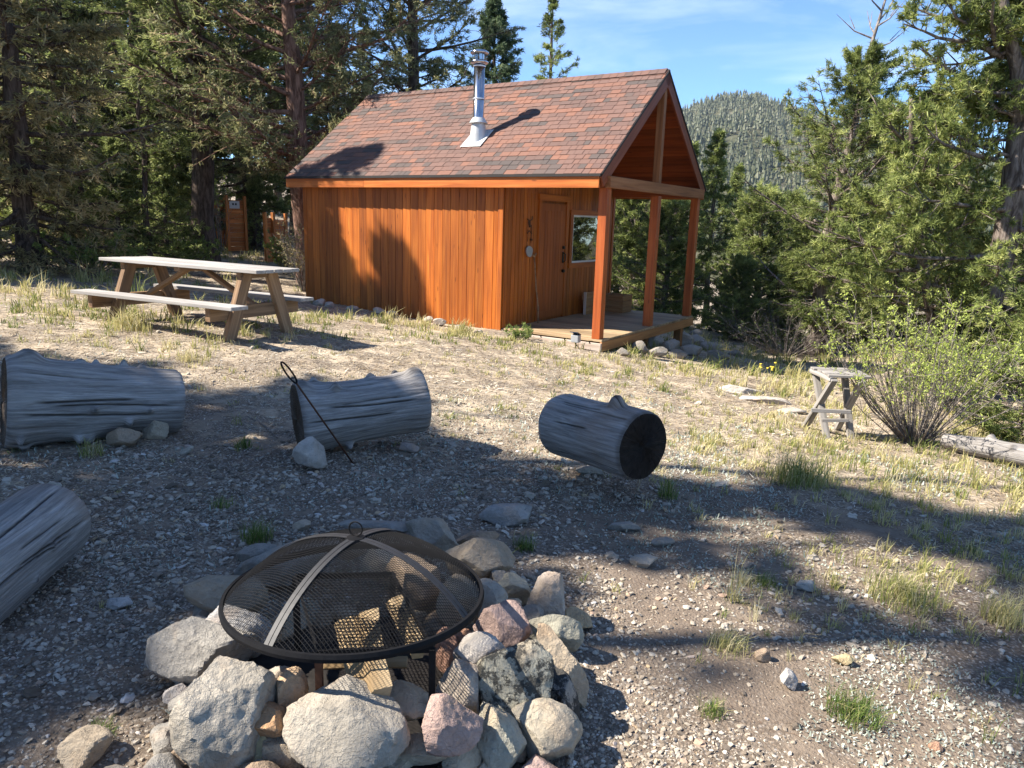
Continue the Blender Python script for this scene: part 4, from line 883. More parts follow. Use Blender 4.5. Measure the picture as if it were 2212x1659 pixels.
# stove pipe
cx, cy, cz = -.967, .59, 3.13
d, n_ = rax(1); bp = Q(cx, cy, cz)
mb = MB(); mb.lathe([(.092, -.1), (.092, 1.18), (.0, 1.18)], bp, 28)
pipe = mb.build('stove_pipe', M['chrome'], roof, smooth=False)
for p_ in pipe.data.polygons: p_.use_smooth = True
mb = MB(); mb.lathe([(.101, .62), (.106, .625), (.106, .64), (.101, .645)], bp, 28); mb.lathe([(.101, 1.14), (.106, 1.145), (.106, 1.16), (.101, 1.165)], bp, 28); mb.build('band', M['galv'], pipe)
mb = MB(); mb.lathe([(.098, 1.18), (.150, 1.20), (.155, 1.225), (.105, 1.25)], bp, 28, rnd=.5); mb.lathe([(.085, 1.22), (.085, 1.36)], bp, 20)
for j in range(8): a = j * PI / 4; mb.box(bp + np.array([math.cos(a) * .12, math.sin(a) * .12, 1.30]), (.012, .012, .12))
mb.lathe([(.11, 1.345), (.155, 1.35), (.158, 1.372), (.12, 1.40), (.0, 1.42)], bp, 28); mb.build('rain_cap', M['chrome'], pipe, smooth=True)
mb = MB(); mb.lathe([(.100, .33), (.155, .25), (.160, .235), (.100, .25)], bp, 28); mb.lathe([(.115, .25), (.135, .1), (.165, -.22)], bp, 28); fl = mb.build('storm_collar', M['flash'], pipe, smooth=True)
mb = MB(); mb.box(bp + n_ * .010 - d * .03 + n_ * .006, (.42, .50, .010), [EX, d, np.cross(EX, d)]); mb.build('flashing_plate', M['flash'], pipe, .003)

# things on the porch
def cbox(p): return np.array(p)
pb = Q(.42, 3.72, 0); e = empty('planter_box', pb, 'square cedar planter box at the far end of the porch deck', 'planter')
mb = MB(); s_ = .44; hh_ = .36
for i in range(3):
    zz = .06 + i * .118
    mb.box(Q(.42 + s_ / 2, 3.62, zz), (.022, s_, .112), CAX); mb.box(Q(.42 - s_ / 2, 3.62, zz), (.022, s_, .112), CAX); mb.box(Q(.42, 3.62 - s_ / 2, zz), (s_ - .024, .022, .112), CAX, .15); mb.box(Q(.42, 3.62 + s_ / 2, zz), (s_ - .024, .022, .112), CAX)
mb.build('side_boards', M['board'], e, .002); mb = MB(); mb.box(Q(.42, 3.62, .30), (s_ - .04, s_ - .04, .02), CAX); mb.build('soil', M['ash'], e)
mb = MB(); pl = [Q(.13, 2.62, .19), Q(.13, 3.12, .19)]
for i in range(3): mb.box(Q(.16 + (.02 * (2 - i)), 2.92, .075 + i * .142), (.035, .62, .138), CAX)
e = empty('cedar_panel', Q(.16, 2.92, 0), 'low panel of pale cedar planks leaning on the wall under the window', 'panel'); mb.build('planks', M['board'], e, .003)
mb = MB(); mb.box(Q(.21, 2.60, .225), (.05, .03, .44), CAX); mb.build('edge_batten', M['greyboard'], e, .003)
sp = [Q(.16, .93, .0), Q(.145, .945, .28), Q(.10, .925, .6), Q(.07, .91, 1.0), Q(.05, .905, 1.18)]
e = empty('walking_stick', sp[0], 'crooked peeled walking stick leaning beside the cabin door', 'stick'); mb = MB(); mb.tube(sp, [.016, .015, .014, .012, .011], 8); mb.build('shaft', M['tleg'], e, smooth=True); mb = MB(); mb.tube([Q(.05, .83, 1.20), Q(.055, .90, 1.16), Q(.055, .97, 1.22)], [.012, .02, .01], 8); mb.build('fork', M['tleg'], e, smooth=True)
w0 = Q(.055, .72, 1.76); e = empty('wind_chime', w0, 'rusty iron wind chime with dark disc hanging on the wall left of the door', 'wind chime')
mb = MB(); mb.tube([Q(.03, .66, 1.80), Q(.06, .70, 1.76), Q(.06, .78, 1.79), Q(.05, .80, 1.84)], .009, 6); mb.tube([Q(.05, .70, 1.76), Q(.06, .72, 1.66)], .022, 6); mb.build('hook', M['rust'], e)
mb = MB()
for yy, za, zb in ((.66, 1.62, 1.42), (.77, 1.70, 1.40)):
    mb.tube([Q(.055, yy, za), Q(.055, yy + .01, (za + zb) / 2), Q(.055, yy, zb)], .006, 5)
mb.tube([Q(.055, .64, 1.56), Q(.055, .72, 1.60), Q(.055, .79, 1.55)], .010, 6); mb.tube([Q(.055, .76, 1.45), Q(.055, .80, 1.45)], .022, 6); mb.build('chain', M['rust'], e)
mb = MB(); prof = np.linspace(0, 2 * PI, 14, endpoint=False); pts = [(.72 + math.cos(a) * .10 * (1 + .1 * math.sin(3 * a)), 1.25 + math.sin(a) * .10 * (1 + .12 * math.cos(2 * a + 1))) for a in prof]
V = [Q(.05, a, b_) for a, b_ in pts] + [Q(.07, a, b_) for a, b_ in pts]; k = len(pts); n0 = mb.n; mb.V.append(np.array(V)); mb.F += [tuple(range(k))[::-1], tuple(range(k, 2 * k))] + [(i, (i + 1) % k, (i + 1) % k + k, i + k) for i in range(k)]; mb.R.append(np.full(2 * k, .5)); mb.L.append(np.array(V)); mb.n += 2 * k
mb.build('disc', M['grey'], e)
lp = gpix(1243, 752); e = empty('solar_spotlight', lp, 'small grey solar spotlight standing on the grass beside the deck sill', 'lamp')
mb = MB(); axl = [nrm([.8, -.5, 0]), nrm([.5, .8, 0]), EZ]; mb.tube([lp, lp + [0, 0, .12]], .012, 6); mb.build('spike', M['black'], e)
mb = MB(); mb.box(lp + [0, 0, .15], (.13, .10, .12), axl); mb.build('housing', M['grey'], e, .012)
mb = MB(); a2 = [axl[0], nrm(axl[1] * .8 - EZ * .3), None]; a2[2] = np.cross(a2[0], a2[1]); mb.box(lp + [0, 0, .235] - axl[1] * .02, (.14, .12, .012), a2); mb.build('solar_panel', M['solar'], e, .002)
for yc, nm in ((WID / 2 + .5, ''),):
    pass

# ------------------------------------------------------------------ rocks
def ico(sub):
    t_ = (1 + 5 ** .5) / 2
    V = np.array([(-1, t_, 0), (1, t_, 0), (-1, -t_, 0), (1, -t_, 0), (0, -1, t_), (0, 1, t_), (0, -1, -t_), (0, 1, -t_), (t_, 0, -1), (t_, 0, 1), (-t_, 0, -1), (-t_, 0, 1)], float); V = nrm_rows(V)
    F = np.array([(0, 11, 5), (0, 5, 1), (0, 1, 7), (0, 7, 10), (0, 10, 11), (1, 5, 9), (5, 11, 4), (11, 10, 2), (10, 7, 6), (7, 1, 8), (3, 9, 4), (3, 4, 2), (3, 2, 6), (3, 6, 8), (3, 8, 9), (4, 9, 5), (2, 4, 11), (6, 2, 10), (8, 6, 7), (9, 8, 1)])
    for _ in range(sub):
        e = np.sort(np.concatenate([F[:, [0, 1]], F[:, [1, 2]], F[:, [2, 0]]]), 1); ue, inv = np.unique(e, axis=0, return_inverse=True); inv = inv.ravel()
        mid = nrm_rows(V[ue].mean(1)); n_ = len(V); V = np.concatenate([V, mid]); k = len(F); a, b_, c = n_ + inv[:k], n_ + inv[k:2 * k], n_ + inv[2 * k:]
        F = np.concatenate([np.stack([F[:, 0], a, c], 1), np.stack([F[:, 1], b_, a], 1), np.stack([F[:, 2], c, b_], 1), np.stack([a, b_, c], 1)])
    return V, F
ICO = {s: ico(s) for s in (0, 1, 2, 3, 4)}
def rockmesh(c, axes, half, sub=4, nf=16, rough=.06):
    nf = int(rng.integers(11, 17)); D, F = ICO[sub]; nrmv = nrm_rows(rng.normal(size=(nf, 3))); dist = rng.uniform(.60, .88, nf)
    dd = D @ nrmv.T; r = np.where(dd > .12, dist[None] / np.maximum(dd, .12), 9); 
    r = -np.log(np.exp(-r * 110).sum(1) + math.exp(-110 * 1.05)) / 110; r = r / np.percentile(r, 93)
    of = rng.random(3) * 50; r = r * (1 + rough * fbm(D * 2.2 + of, 4, 3) + rough * .8 * np.abs(fbm(D * 5 + of, 3, 5)) + rough * .5 * fbm(D * 12 + of, 3, 6, .65))
    V = D * r[:, None] * np.asarray(half)
    return np.asarray(c) + V @ np.asarray(axes), F
def rock(c, axes, half, col, lich, label, group=None, name='rock', sub=4, nf=16, rough=.07):
    V, F = rockmesh(c, axes, half, sub, nf, rough)
    o = mk(name, V, F, M['rock'], None, smooth=True, origin=c); o.data.set_sharp_from_angle(angle=math.radians(26)); o.color = (*[(q * .68 + b_ * .32) * .98 for q, b_ in zip(col, (.33, .29, .24))], lich)
    return tag(o, label, 'rock', group)
def rpix(u, v, w, h, rot, col, lich, label, lift=None, dep=.85, group=None, z=None, sub=4, nf=15):
    """a stone seen at (u,v), w x h pixels, lying on the ground (lift = height of its centre above the ground)"""
    g = gpix(u, v); d = (g - CAM) @ FW; s = d / FPX; lift = h * s * .38 if lift is None else lift
    for _ in range(4):
        zc = float(gz(g[0], g[1])) + lift; g = onz(u, v, zc)
    d = (g - CAM) @ FW; s = d / FPX; a = math.radians(rot)
    ax0 = RT * math.cos(a) + UP * math.sin(a); ax1 = -RT * math.sin(a) + UP * math.cos(a)
    hw, hh_ = w * s / 2 * 1.24, h * s / 2 * 1.24
    return rock(g, [ax0, ax1, -FW], (hw, hh_, (hw + hh_) / 2 * dep), col, lich, label, group, sub=sub, nf=nf)
RG = 'stones ringed round the fire pit'
GREY = (.25, .245, .235); PALE = (.33, .305, .265); TAN = (.34, .275, .20); WHITE = (.46, .46, .47); ORANGE = (.42, .22, .09); PINK = (.38, .25, .225); CREAM = (.45, .38, .285); BROWN = (.26, .18, .12); GRN = (.33, .33, .27); YEL = (.50, .42, .22)
for row in [
    (431, 1394, 213, 112, -12, GREY, .1, 'smooth dark grey slab at the left of the fire pit ring', .13), (484, 1532, 195, 205, 12, PALE, .25, 'largest pale boulder at the front left of the ring', .17),
    (497, 1276, 160, 78, -8, TAN, .2, 'tan rock with an orange face touching the left rim of the screen', .16), (449, 1326, 58, 62, 0, GREY, .1, 'small dark block under the tan rock left of the screen', .07),
    (510, 1356, 135, 82, -25, WHITE, .0, 'bluish white rock under the left rim of the screen', .15), (600, 1476, 78, 56, 0, PALE, .3, 'small grey rock wedged behind the orange-streaked rock', .13),
    (625, 1506, 62, 106, -8, (.50, .33, .19), .1, 'upright tan rock with orange streaks left of the big front rock', .18), (585, 1558, 74, 76, 0, ORANGE, .05, 'rounded orange-brown stone beside the largest pale boulder', .16),
    (758, 1568, 228, 178, -14, PALE, .3, 'broad rough pale rock at the centre front of the ring', .17), (610, 1622, 92, 100, 40, TAN, .2, 'tan slab leaning against the left of the centre front rock', .07),
    (543, 1628, 58, 108, -32, YEL, .2, 'narrow yellowish stone tilted at the bottom of the ring', .06), (470, 1640, 68, 60, 0, PINK, .0, 'pinkish stone below the largest pale boulder', .05),
    (400, 1634, 68, 50, 10, BROWN, .1, 'brown-grey stone at the bottom left of the ring', .04), (384, 1504, 52, 42, 20, WHITE, 0, 'small white stone on the gravel left of the largest pale boulder', .04),
    (822, 1140, 135, 34, -3, GREY, .1, 'flat grey slab behind the ring handle of the screen', .09), (930, 1158, 100, 64, -25, PALE, .25, 'rough pale rock behind the back rim of the screen', .1),
    (1035, 1213, 145, 84, -8, TAN, .2, 'big tan rock with a rounded end at the right rear of the ring', .13), (1028, 1166, 100, 34, 8, BROWN, .3, 'thin brown slab behind the big tan rock', .06),
    (1078, 1254, 42, 44, 0, GREY, .1, 'small round grey stone below the big tan rock', .08), (1110, 1272, 66, 50, -20, GRN, .2, 'grey-green stone between the big tan rock and the pale upright rock', .07),
    (1050, 1302, 88, 82, 0, PALE, .3, 'grey-beige rock touching the right rim of the screen', .14), (1104, 1308, 52, 34, 0, CREAM, 0, 'small cream stone above the pink rock', .12),
    (1092, 1352, 108, 80, 0, PINK, .25, 'pink crystalline rock lying on top at the right of the ring', .22), (1185, 1292, 84, 92, -30, (.42, .38, .35), .1, 'pale upright rock at the far right of the ring', .13),
    (1252, 1336, 56, 46, -20, (.50, .36, .2), .1, 'small orange and white stone outside the right of the ring', .04), (1150, 1328, 46, 34, 0, GREY, .1, 'small grey stone between the pink rock and the pale upright rock', .12),
    (1200, 1364, 98, 82, -10, GRN, .15, 'grey-green block right of the pink rock', .1), (1204, 1443, 88, 150, 28, TAN, .35, 'long tan slab standing on edge at the right side', .12),
    (1040, 1413, 118, 92, -10, (.45, .42, .40), .2, 'light angular rock below the pink rock', .2), (1000, 1384, 46, 46, 0, (.40, .18, .10), 0, 'brick-red stone by the front right leg of the grate', .1),
    (998, 1480, 102, 108, 10, (.42, .36, .31), .1, 'beige block with a pink face right of the firewood', .17), (1117, 1466, 146, 142, 12, GRN, .95, 'large grey rock spotted with black lichen', .18),
    (1213, 1512, 66, 124, 25, GREY, 1.1, 'dark lichen-covered rock behind the grey rock spotted with black lichen', .08), (867, 1520, 124, 74, -14, CREAM, 0, 'smooth cream rock just in front of the firewood', .17),
    (963, 1563, 132, 104, -8, PINK, .3, 'red-pink rock with cracked faces at the front', .2), (1077, 1592, 108, 140, 10, GRN, .35, 'tall grey-green rock right of the red-pink rock', .11),
    (1176, 1586, 138, 114, -15, (.38, .34, .27), .25, 'broad tan-grey rock at the bottom right of the ring', .08), (907, 1621, 110, 62, 8, CREAM, 0, 'cream stone under the red-pink rock', .09),
    (998, 1637, 84, 74, 30, CREAM, .1, 'cream wedge-shaped stone at the bottom between the cream stone and the tall grey-green rock', .07), (799, 1654, 52, 26, 0, WHITE, 0, 'small white stone at the bottom edge below the centre front rock', .05), (862, 1652, 64, 34, 15, CREAM, .2, 'small pale stone at the bottom edge left of the cream wedge', .05),
    (632, 1218, 205, 80, 14, GREY, .2, 'long grey slab seen through the left rear of the screen', .1), (820, 1212, 64, 66, 0, CREAM, 0, 'cream rock seen through the mesh near the ring handle', .12),
    (892, 1262, 118, 150, 18, BROWN, .2, 'big brown slab standing inside the right rear of the pit', .12), (986, 1308, 92, 104, 10, TAN, .2, 'tan rock seen through the right side of the screen', .12), (962, 1412, 46, 92, 0, (.34, .15, .10), .1, 'reddish rock behind the front right leg of the grate', .08), (760, 1188, 60, 40, 0, BROWN, .0, 'small brown rock behind the top of the screen', .1),
]:
    rpix(*row[:8], lift=row[8], group=RG)
for j in range(46):
    a = j / 46 * 2 * PI + random.uniform(-.05, .05); rr_ = random.uniform(.50, .66) if math.cos(a) > -.2 else random.uniform(.46, .54); x, y = at(758, 1296, 2.5)[0] + .03 + math.cos(a) * rr_, at(758, 1296, 2.5)[1] - .03 + math.sin(a) * rr_
    if y > at(758, 1296, 2.5)[1] + .3 and random.random() < .5: continue
    sz_ = random.uniform(.045, .085); aa_ = random.random() * 3; ax_ = np.array([[math.cos(aa_), math.sin(aa_), 0], [-math.sin(aa_), math.cos(aa_), 0], [0, 0, 1.]])
    rock(np.array([x, y, float(gz(x, y)) + sz_ * random.uniform(.3, .6)]), ax_, (sz_ * 1.2, sz_, sz_ * .8), random.choice([GREY, PALE, TAN, BROWN, GRN, CREAM]), .2, 'smaller stone wedged low in the gaps of the fire pit ring', 'gap stones of the fire pit ring', sub=3)
for j in range(26):
    a = random.uniform(-2.6, -.5); rr_ = random.uniform(.60, .84); x, y = at(758, 1296, 2.5)[0] + .03 + math.cos(a) * rr_, at(758, 1296, 2.5)[1] + math.sin(a) * rr_
    sz_ = random.uniform(.035, .075); aa_ = random.random() * 3; ax_ = np.array([[math.cos(aa_), math.sin(aa_), 0], [-math.sin(aa_), math.cos(aa_), 0], [0, 0, 1.]])
    rock(np.array([x, y, float(gz(x, y)) + sz_ * .4]), ax_, (sz_ * 1.2, sz_, sz_ * .8), random.choice([GREY, PALE, TAN, BROWN, GRN, CREAM, PINK]), .2, 'smaller stone wedged low in the gaps of the fire pit ring', 'gap stones of the fire pit ring', sub=3)
OG = 'loose rocks lying about the camp'
for row in [(268, 946, 62, 42, 0, (.34, .25, .17), .2, 'brown rock propped against the long left log'), (338, 928, 58, 46, 0, CREAM, .1, 'cream rock propped against the right end of the long left log'), (672, 984, 66, 66, 8, (.50, .46, .42), .45, 'rough white rock against the dark end of the middle log'),
            (881, 966, 42, 24, 0, (.38, .30, .28), 0, 'small flat pinkish stone under the right part of the middle log'), (1105, 1110, 110, 46, 6, (.30, .31, .32), .5, 'low blue-grey rock half buried between the middle log and the pit'), (1272, 1017, 58, 18, -4, PALE, 0, 'flat pale stone in front of the right log'),
            (258, 1302, 50, 28, 0, WHITE, 0, 'small white stone on the gravel left of the ring'), (1702, 1468, 30, 46, 25, WHITE, .1, 'slim white stone on bare dirt at the right'), (1822, 1424, 44, 26, 0, YEL, 0, 'yellowish stone with a chip beside it, right of the slim white stone'), (1645, 1415, 36, 26, 0, BROWN, .1, 'red-brown stone above the slim white stone'),
            (2022, 1612, 26, 20, 0, (.36, .17, .1), 0, 'small rust-red stone at the bottom right'), (1345, 1137, 60, 22, -5, GREY, .2, 'flat grey stone on the dirt below the right log'), (1740, 1265, 42, 24, 0, (.40, .41, .41), .1, 'flat pale grey stone in the shaded grass at the right'), (1430, 1170, 44, 20, 0, GREY, .1, 'flat dark stone right of the low blue-grey rock'),
            (1390, 1212, 56, 26, 10, PALE, .1, 'pale stone on the dirt right of the ring'), (655, 1135, 40, 22, 0, CREAM, 0, 'small pale stone just behind the left rear of the screen'), (560, 1195, 80, 40, 12, GREY, .4, 'low grey rock behind the bright green grass tuft')]:
    rpix(*row, group=OG, sub=3)
for row in [(1600, 846, 90, 20, -10, (.50, .47, .44), .1, 'long pale flat rock flush with the ground left of the small rustic table'), (1655, 868, 90, 26, -8, (.50, .46, .42), .2, 'pale humped rock flush with the ground just left of the small rustic table'), (1705, 890, 62, 20, -8, (.46, .42, .38), .1, 'low pale rock nearest the small rustic table leg')]:
    rpix(*row, group='pale bedrock slabs', lift=.0, sub=3)
# stones along the cabin wall and under the deck
for j, (u, v, w) in enumerate([(690, 652, 26), (712, 657, 20), (760, 664, 20), (818, 671, 26), (846, 676, 24), (925, 690, 22), (950, 695, 28), (990, 706, 24), (1035, 716, 20)]):
    rpix(u, v + 2, w, w * .62, 0, (.42, .38, .34), .1, ['grey stone at the left foot of the cabin wall', 'small stone next to the left foot of the cabin wall', 'small stone under the darkest part of the wall', 'round stone at the wall foot behind the tall grass stems', 'stone right of the round stone at the wall foot', 'pale stone at the wall foot left of the two flat pale ones', 'flat pale stone at the wall foot', 'broad pale stone at the wall foot near the sunny end', 'stone at the wall foot nearest the deck'][j], group='stones along the foot of the cabin wall', sub=2)
for j, (u, v, w, h_) in enumerate([(1382, 752, 34, 26), (1415, 742, 40, 28), (1448, 748, 44, 30), (1478, 738, 50, 34), (1512, 742, 52, 32), (1535, 752, 40, 26), (1495, 757, 46, 26), (1460, 764, 40, 22), (1420, 762, 36, 22), (1550, 766, 46, 20), (1588, 764, 30, 16), (1345, 762, 30, 18), (1502, 722, 30, 20)]):
    rpix(u, v, w, h_, random.uniform(-20, 20), random.choice([GREY, (.3, .28, .27), (.38, .34, .31), (.24, .22, .2)]), .2, 'grey rock heaped with others in the shade under the deck edge', group='rocks heaped under the deck edge', sub=2)

# ------------------------------------------------------------------ fire pit
fc = at(769, 1280, 2.50)
mb = MB(); nA = 40; gc = fc.copy(); gc[:2] += np.array([.01, -.02]); ringp = []
for rr_ in (0, .2, .36, .47):
    for j in range(nA): a = j / nA * 2 * PI; x, y = gc[0] + math.cos(a) * rr_ * (1 + .06 * math.sin(3 * a)), gc[1] + math.sin(a) * rr_; ringp.append((x, y, float(gz(x, y)) + .02 + .01 * random.random()))
Fq = [(i * nA + j, i * nA + (j + 1) % nA, (i + 1) * nA + (j + 1) % nA, (i + 1) * nA + j) for i in range(3) for j in range(nA)]
tag(mk('ash', ringp, Fq, M['ash'], smooth=True), 'black ash and charcoal on the floor of the fire pit', 'ash', kind='stuff')
Rd, Hd = .425, .19; rho = (Rd ** 2 + Hd ** 2) / (2 * Hd)
def dome(x, y, o=0.): r2 = np.minimum(x * x + y * y, Rd ** 2); return np.sqrt((rho + o) ** 2 - r2) - (rho - Hd)
sc_ = empty('spark_screen', fc, 'round black mesh spark screen dome with crossed straps lying over the fire pit', 'spark screen')
sc_.rotation_euler = (math.radians(-3.5), 0, 0)
# woven wires: two families of thin ribbons
V = []; F = []; n0 = 0; sp_ = .0085; seg = 46; ww = .0017
for fam in (math.radians(38), math.radians(-38)):
    cd, sd_ = math.cos(fam), math.sin(fam)
    for o_ in np.arange(-Rd + .004, Rd, sp_):
        hl = math.sqrt(max(0, Rd ** 2 - o_ ** 2)); 
        if hl < .01: continue
        s_ = np.linspace(-hl, hl, max(4, int(seg * hl / Rd))); x = cd * s_ - sd_ * o_; y = sd_ * s_ + cd * o_; z = dome(x, y)
        px, py = -sd_ * ww * .5, cd * ww * .5; k = len(s_); A_ = np.stack([x - px, y - py, z], 1); B_ = np.stack([x + px, y + py, z], 1); C__ = np.stack([x, y, z + ww * .8], 1)
        V += [A_, B_, C__]; i = np.arange(k - 1)
        F += [np.stack([n0 + i, n0 + i + 1, n0 + 2 * k + i + 1, n0 + 2 * k + i], 1), np.stack([n0 + 2 * k + i, n0 + 2 * k + i + 1, n0 + k + i + 1, n0 + k + i], 1), np.stack([n0 + k + i, n0 + k + i + 1, n0 + i + 1, n0 + i], 1)]; n0 += 3 * k
mk('mesh', np.concatenate(V) + fc, np.concatenate(F), M['blacksteel'], sc_)
mb = MB(); a = np.linspace(0, 2 * PI, 73); prof = []
mb.lathe([(Rd - .004, -.012), (Rd + .008, -.012), (Rd + .010, .0), (Rd + .006, .012), (Rd - .004, .012), (Rd - .004, -.012)], fc, 72); mb.build('rim', M['blacksteel'], sc_)
for ang in (math.radians(-114), math.radians(-24)):
    mb = MB(); s_ = np.linspace(-Rd, Rd, 34); dirv = np.array([math.cos(ang), math.sin(ang)]); pv = np.array([-dirv[1], dirv[0]])
    for off in (-.0085, .0085):
        x = dirv[0] * s_ + pv[0] * off; y = dirv[1] * s_ + pv[1] * off; z = dome(x, y) + .004
        Pc = np.stack([x, y, z], 1); wv = np.array([pv[0], pv[1], 0]) * .0072
        k = len(s_); VV = np.concatenate([Pc - wv, Pc + wv, Pc + wv + [0, 0, .003], Pc - wv + [0, 0, .003]]) + fc
        FF = []
        for i in range(k - 1):
            for q in range(4): FF.append((q * k + i, q * k + i + 1, ((q + 1) % 4) * k + i + 1, ((q + 1) % 4) * k + i))
        mb.add(VV, FF, .5)
    mb.build('strap', M['strap'], sc_)
mb = MB(); mb.lathe([(.0, .012), (.030, .008), (.032, .0)], fc + [0, 0, Hd], 16); a = np.linspace(0, 2 * PI, 25); rc = fc + [0, 0, Hd + .036]; dv = nrm([1, -.25, 0])
mb.tube([rc + dv * math.cos(t_) * .024 + EZ * math.sin(t_) * .024 for t_ in a], .0028, 6, caps=False); mb.build('ring_handle', M['blacksteel'], sc_, smooth=False)
# grate under the screen
zg = fc[2] - .02; c4 = [onz(u, v, zg) for u, v in [(638, 1246), (848, 1241), (934, 1402), (688, 1412)]]
gr = empty('fire_grate', sum(c4) / 4 * np.array([1, 1, 0]) + np.array([0, 0, float(gz(fc[0], fc[1]))]), 'square black iron cooking grate on legs under the spark screen', 'grate'); mb = MB()
for i in range(4): mb.bar(c4[i], c4[(i + 1) % 4], .022, .006, None)
mb.build('frame', M['blacksteel'], gr)
mb = MB(); kk = 26
for i in range(1, kk):
    t_ = i / kk
    mb.bar(c4[0] * (1 - t_) + c4[1] * t_, c4[3] * (1 - t_) + c4[2] * t_, .0022, .0022)
    if i % 1 == 0: mb.bar(c4[0] * (1 - t_) + c4[3] * t_ + [0, 0, .002], c4[1] * (1 - t_) + c4[2] * t_ + [0, 0, .002], .0022, .0022)
mb.build('mesh', M['blacksteel'], gr)
for i in range(4):
    mb = MB(); p = c4[i]; g = np.array([p[0], p[1], float(gz(p[0], p[1])) - .01]); mb.bar(p, g, .02, .02, [1, 0, 0]); mb.build('leg', M['rust' if i == 3 else 'blacksteel'], gr)
# firewood
def split(name, label, p, q, w, t, seed):
    V, F = [], []; k = 14; d = nrm(q - p); a = nrm(np.cross(d, [.3, 1, .2])); b_ = np.cross(d, a); sec = [(-.5, -.4), (.5, -.5), (.35, .25), (.0, .55), (-.4, .3)]
    for i in range(k):
        s_ = i / (k - 1); c = p + (q - p) * s_
        for j, (x, y) in enumerate(sec): f_ = 1 + .12 * float(vnoise(np.array([[s_ * 3 + j * 7, seed, j]]))[0]); V.append(c + a * x * w * f_ + b_ * y * t * f_)
    m_ = len(sec)
    for i in range(k - 1):
        for j in range(m_): F.append((i * m_ + j, i * m_ + (j + 1) % m_, (i + 1) * m_ + (j + 1) % m_, (i + 1) * m_ + j))
    mb = MB(); V = np.array(V); lc = np.array([[i / (k - 1) * np.linalg.norm(q - p), sec[j][0] * w, sec[j][1] * t] for i in range(k) for j in range(m_)]) + seed
    F += [tuple(range(m_))[::-1], tuple(range((k - 1) * m_, k * m_))]
    n0 = mb.n; mb.V.append(V); mb.F += F; mb.R.append(np.full(len(V), .6)); mb.L.append(lc); mb.n += len(V)
    o = mb.build(name, M['firewood'], None, .002, origin=V.mean(0)); return tag(o, label, 'firewood', 'firewood in the pit')
gzf = float(gz(fc[0], fc[1] - .25))
split('firewood', 'thick split of pale firewood standing tilted in the front of the pit', at(788, 1335, 2.42), at(818, 1506, 2.17), .085, .07, 1.)
split('firewood', 'narrower split leaning beside the thick pale split', at(742, 1345, 2.42), at(778, 1490, 2.20), .05, .06, 2.)
split('firewood', 'split lying flat across the pit behind the standing pieces', at(700, 1436, 2.40), at(880, 1432, 2.42), .035, .03, 3.)
split('firewood', 'brown split leaning at the back of the pit under the grate', at(850, 1300, 2.5), at(905, 1410, 2.35), .06, .05, 4.)

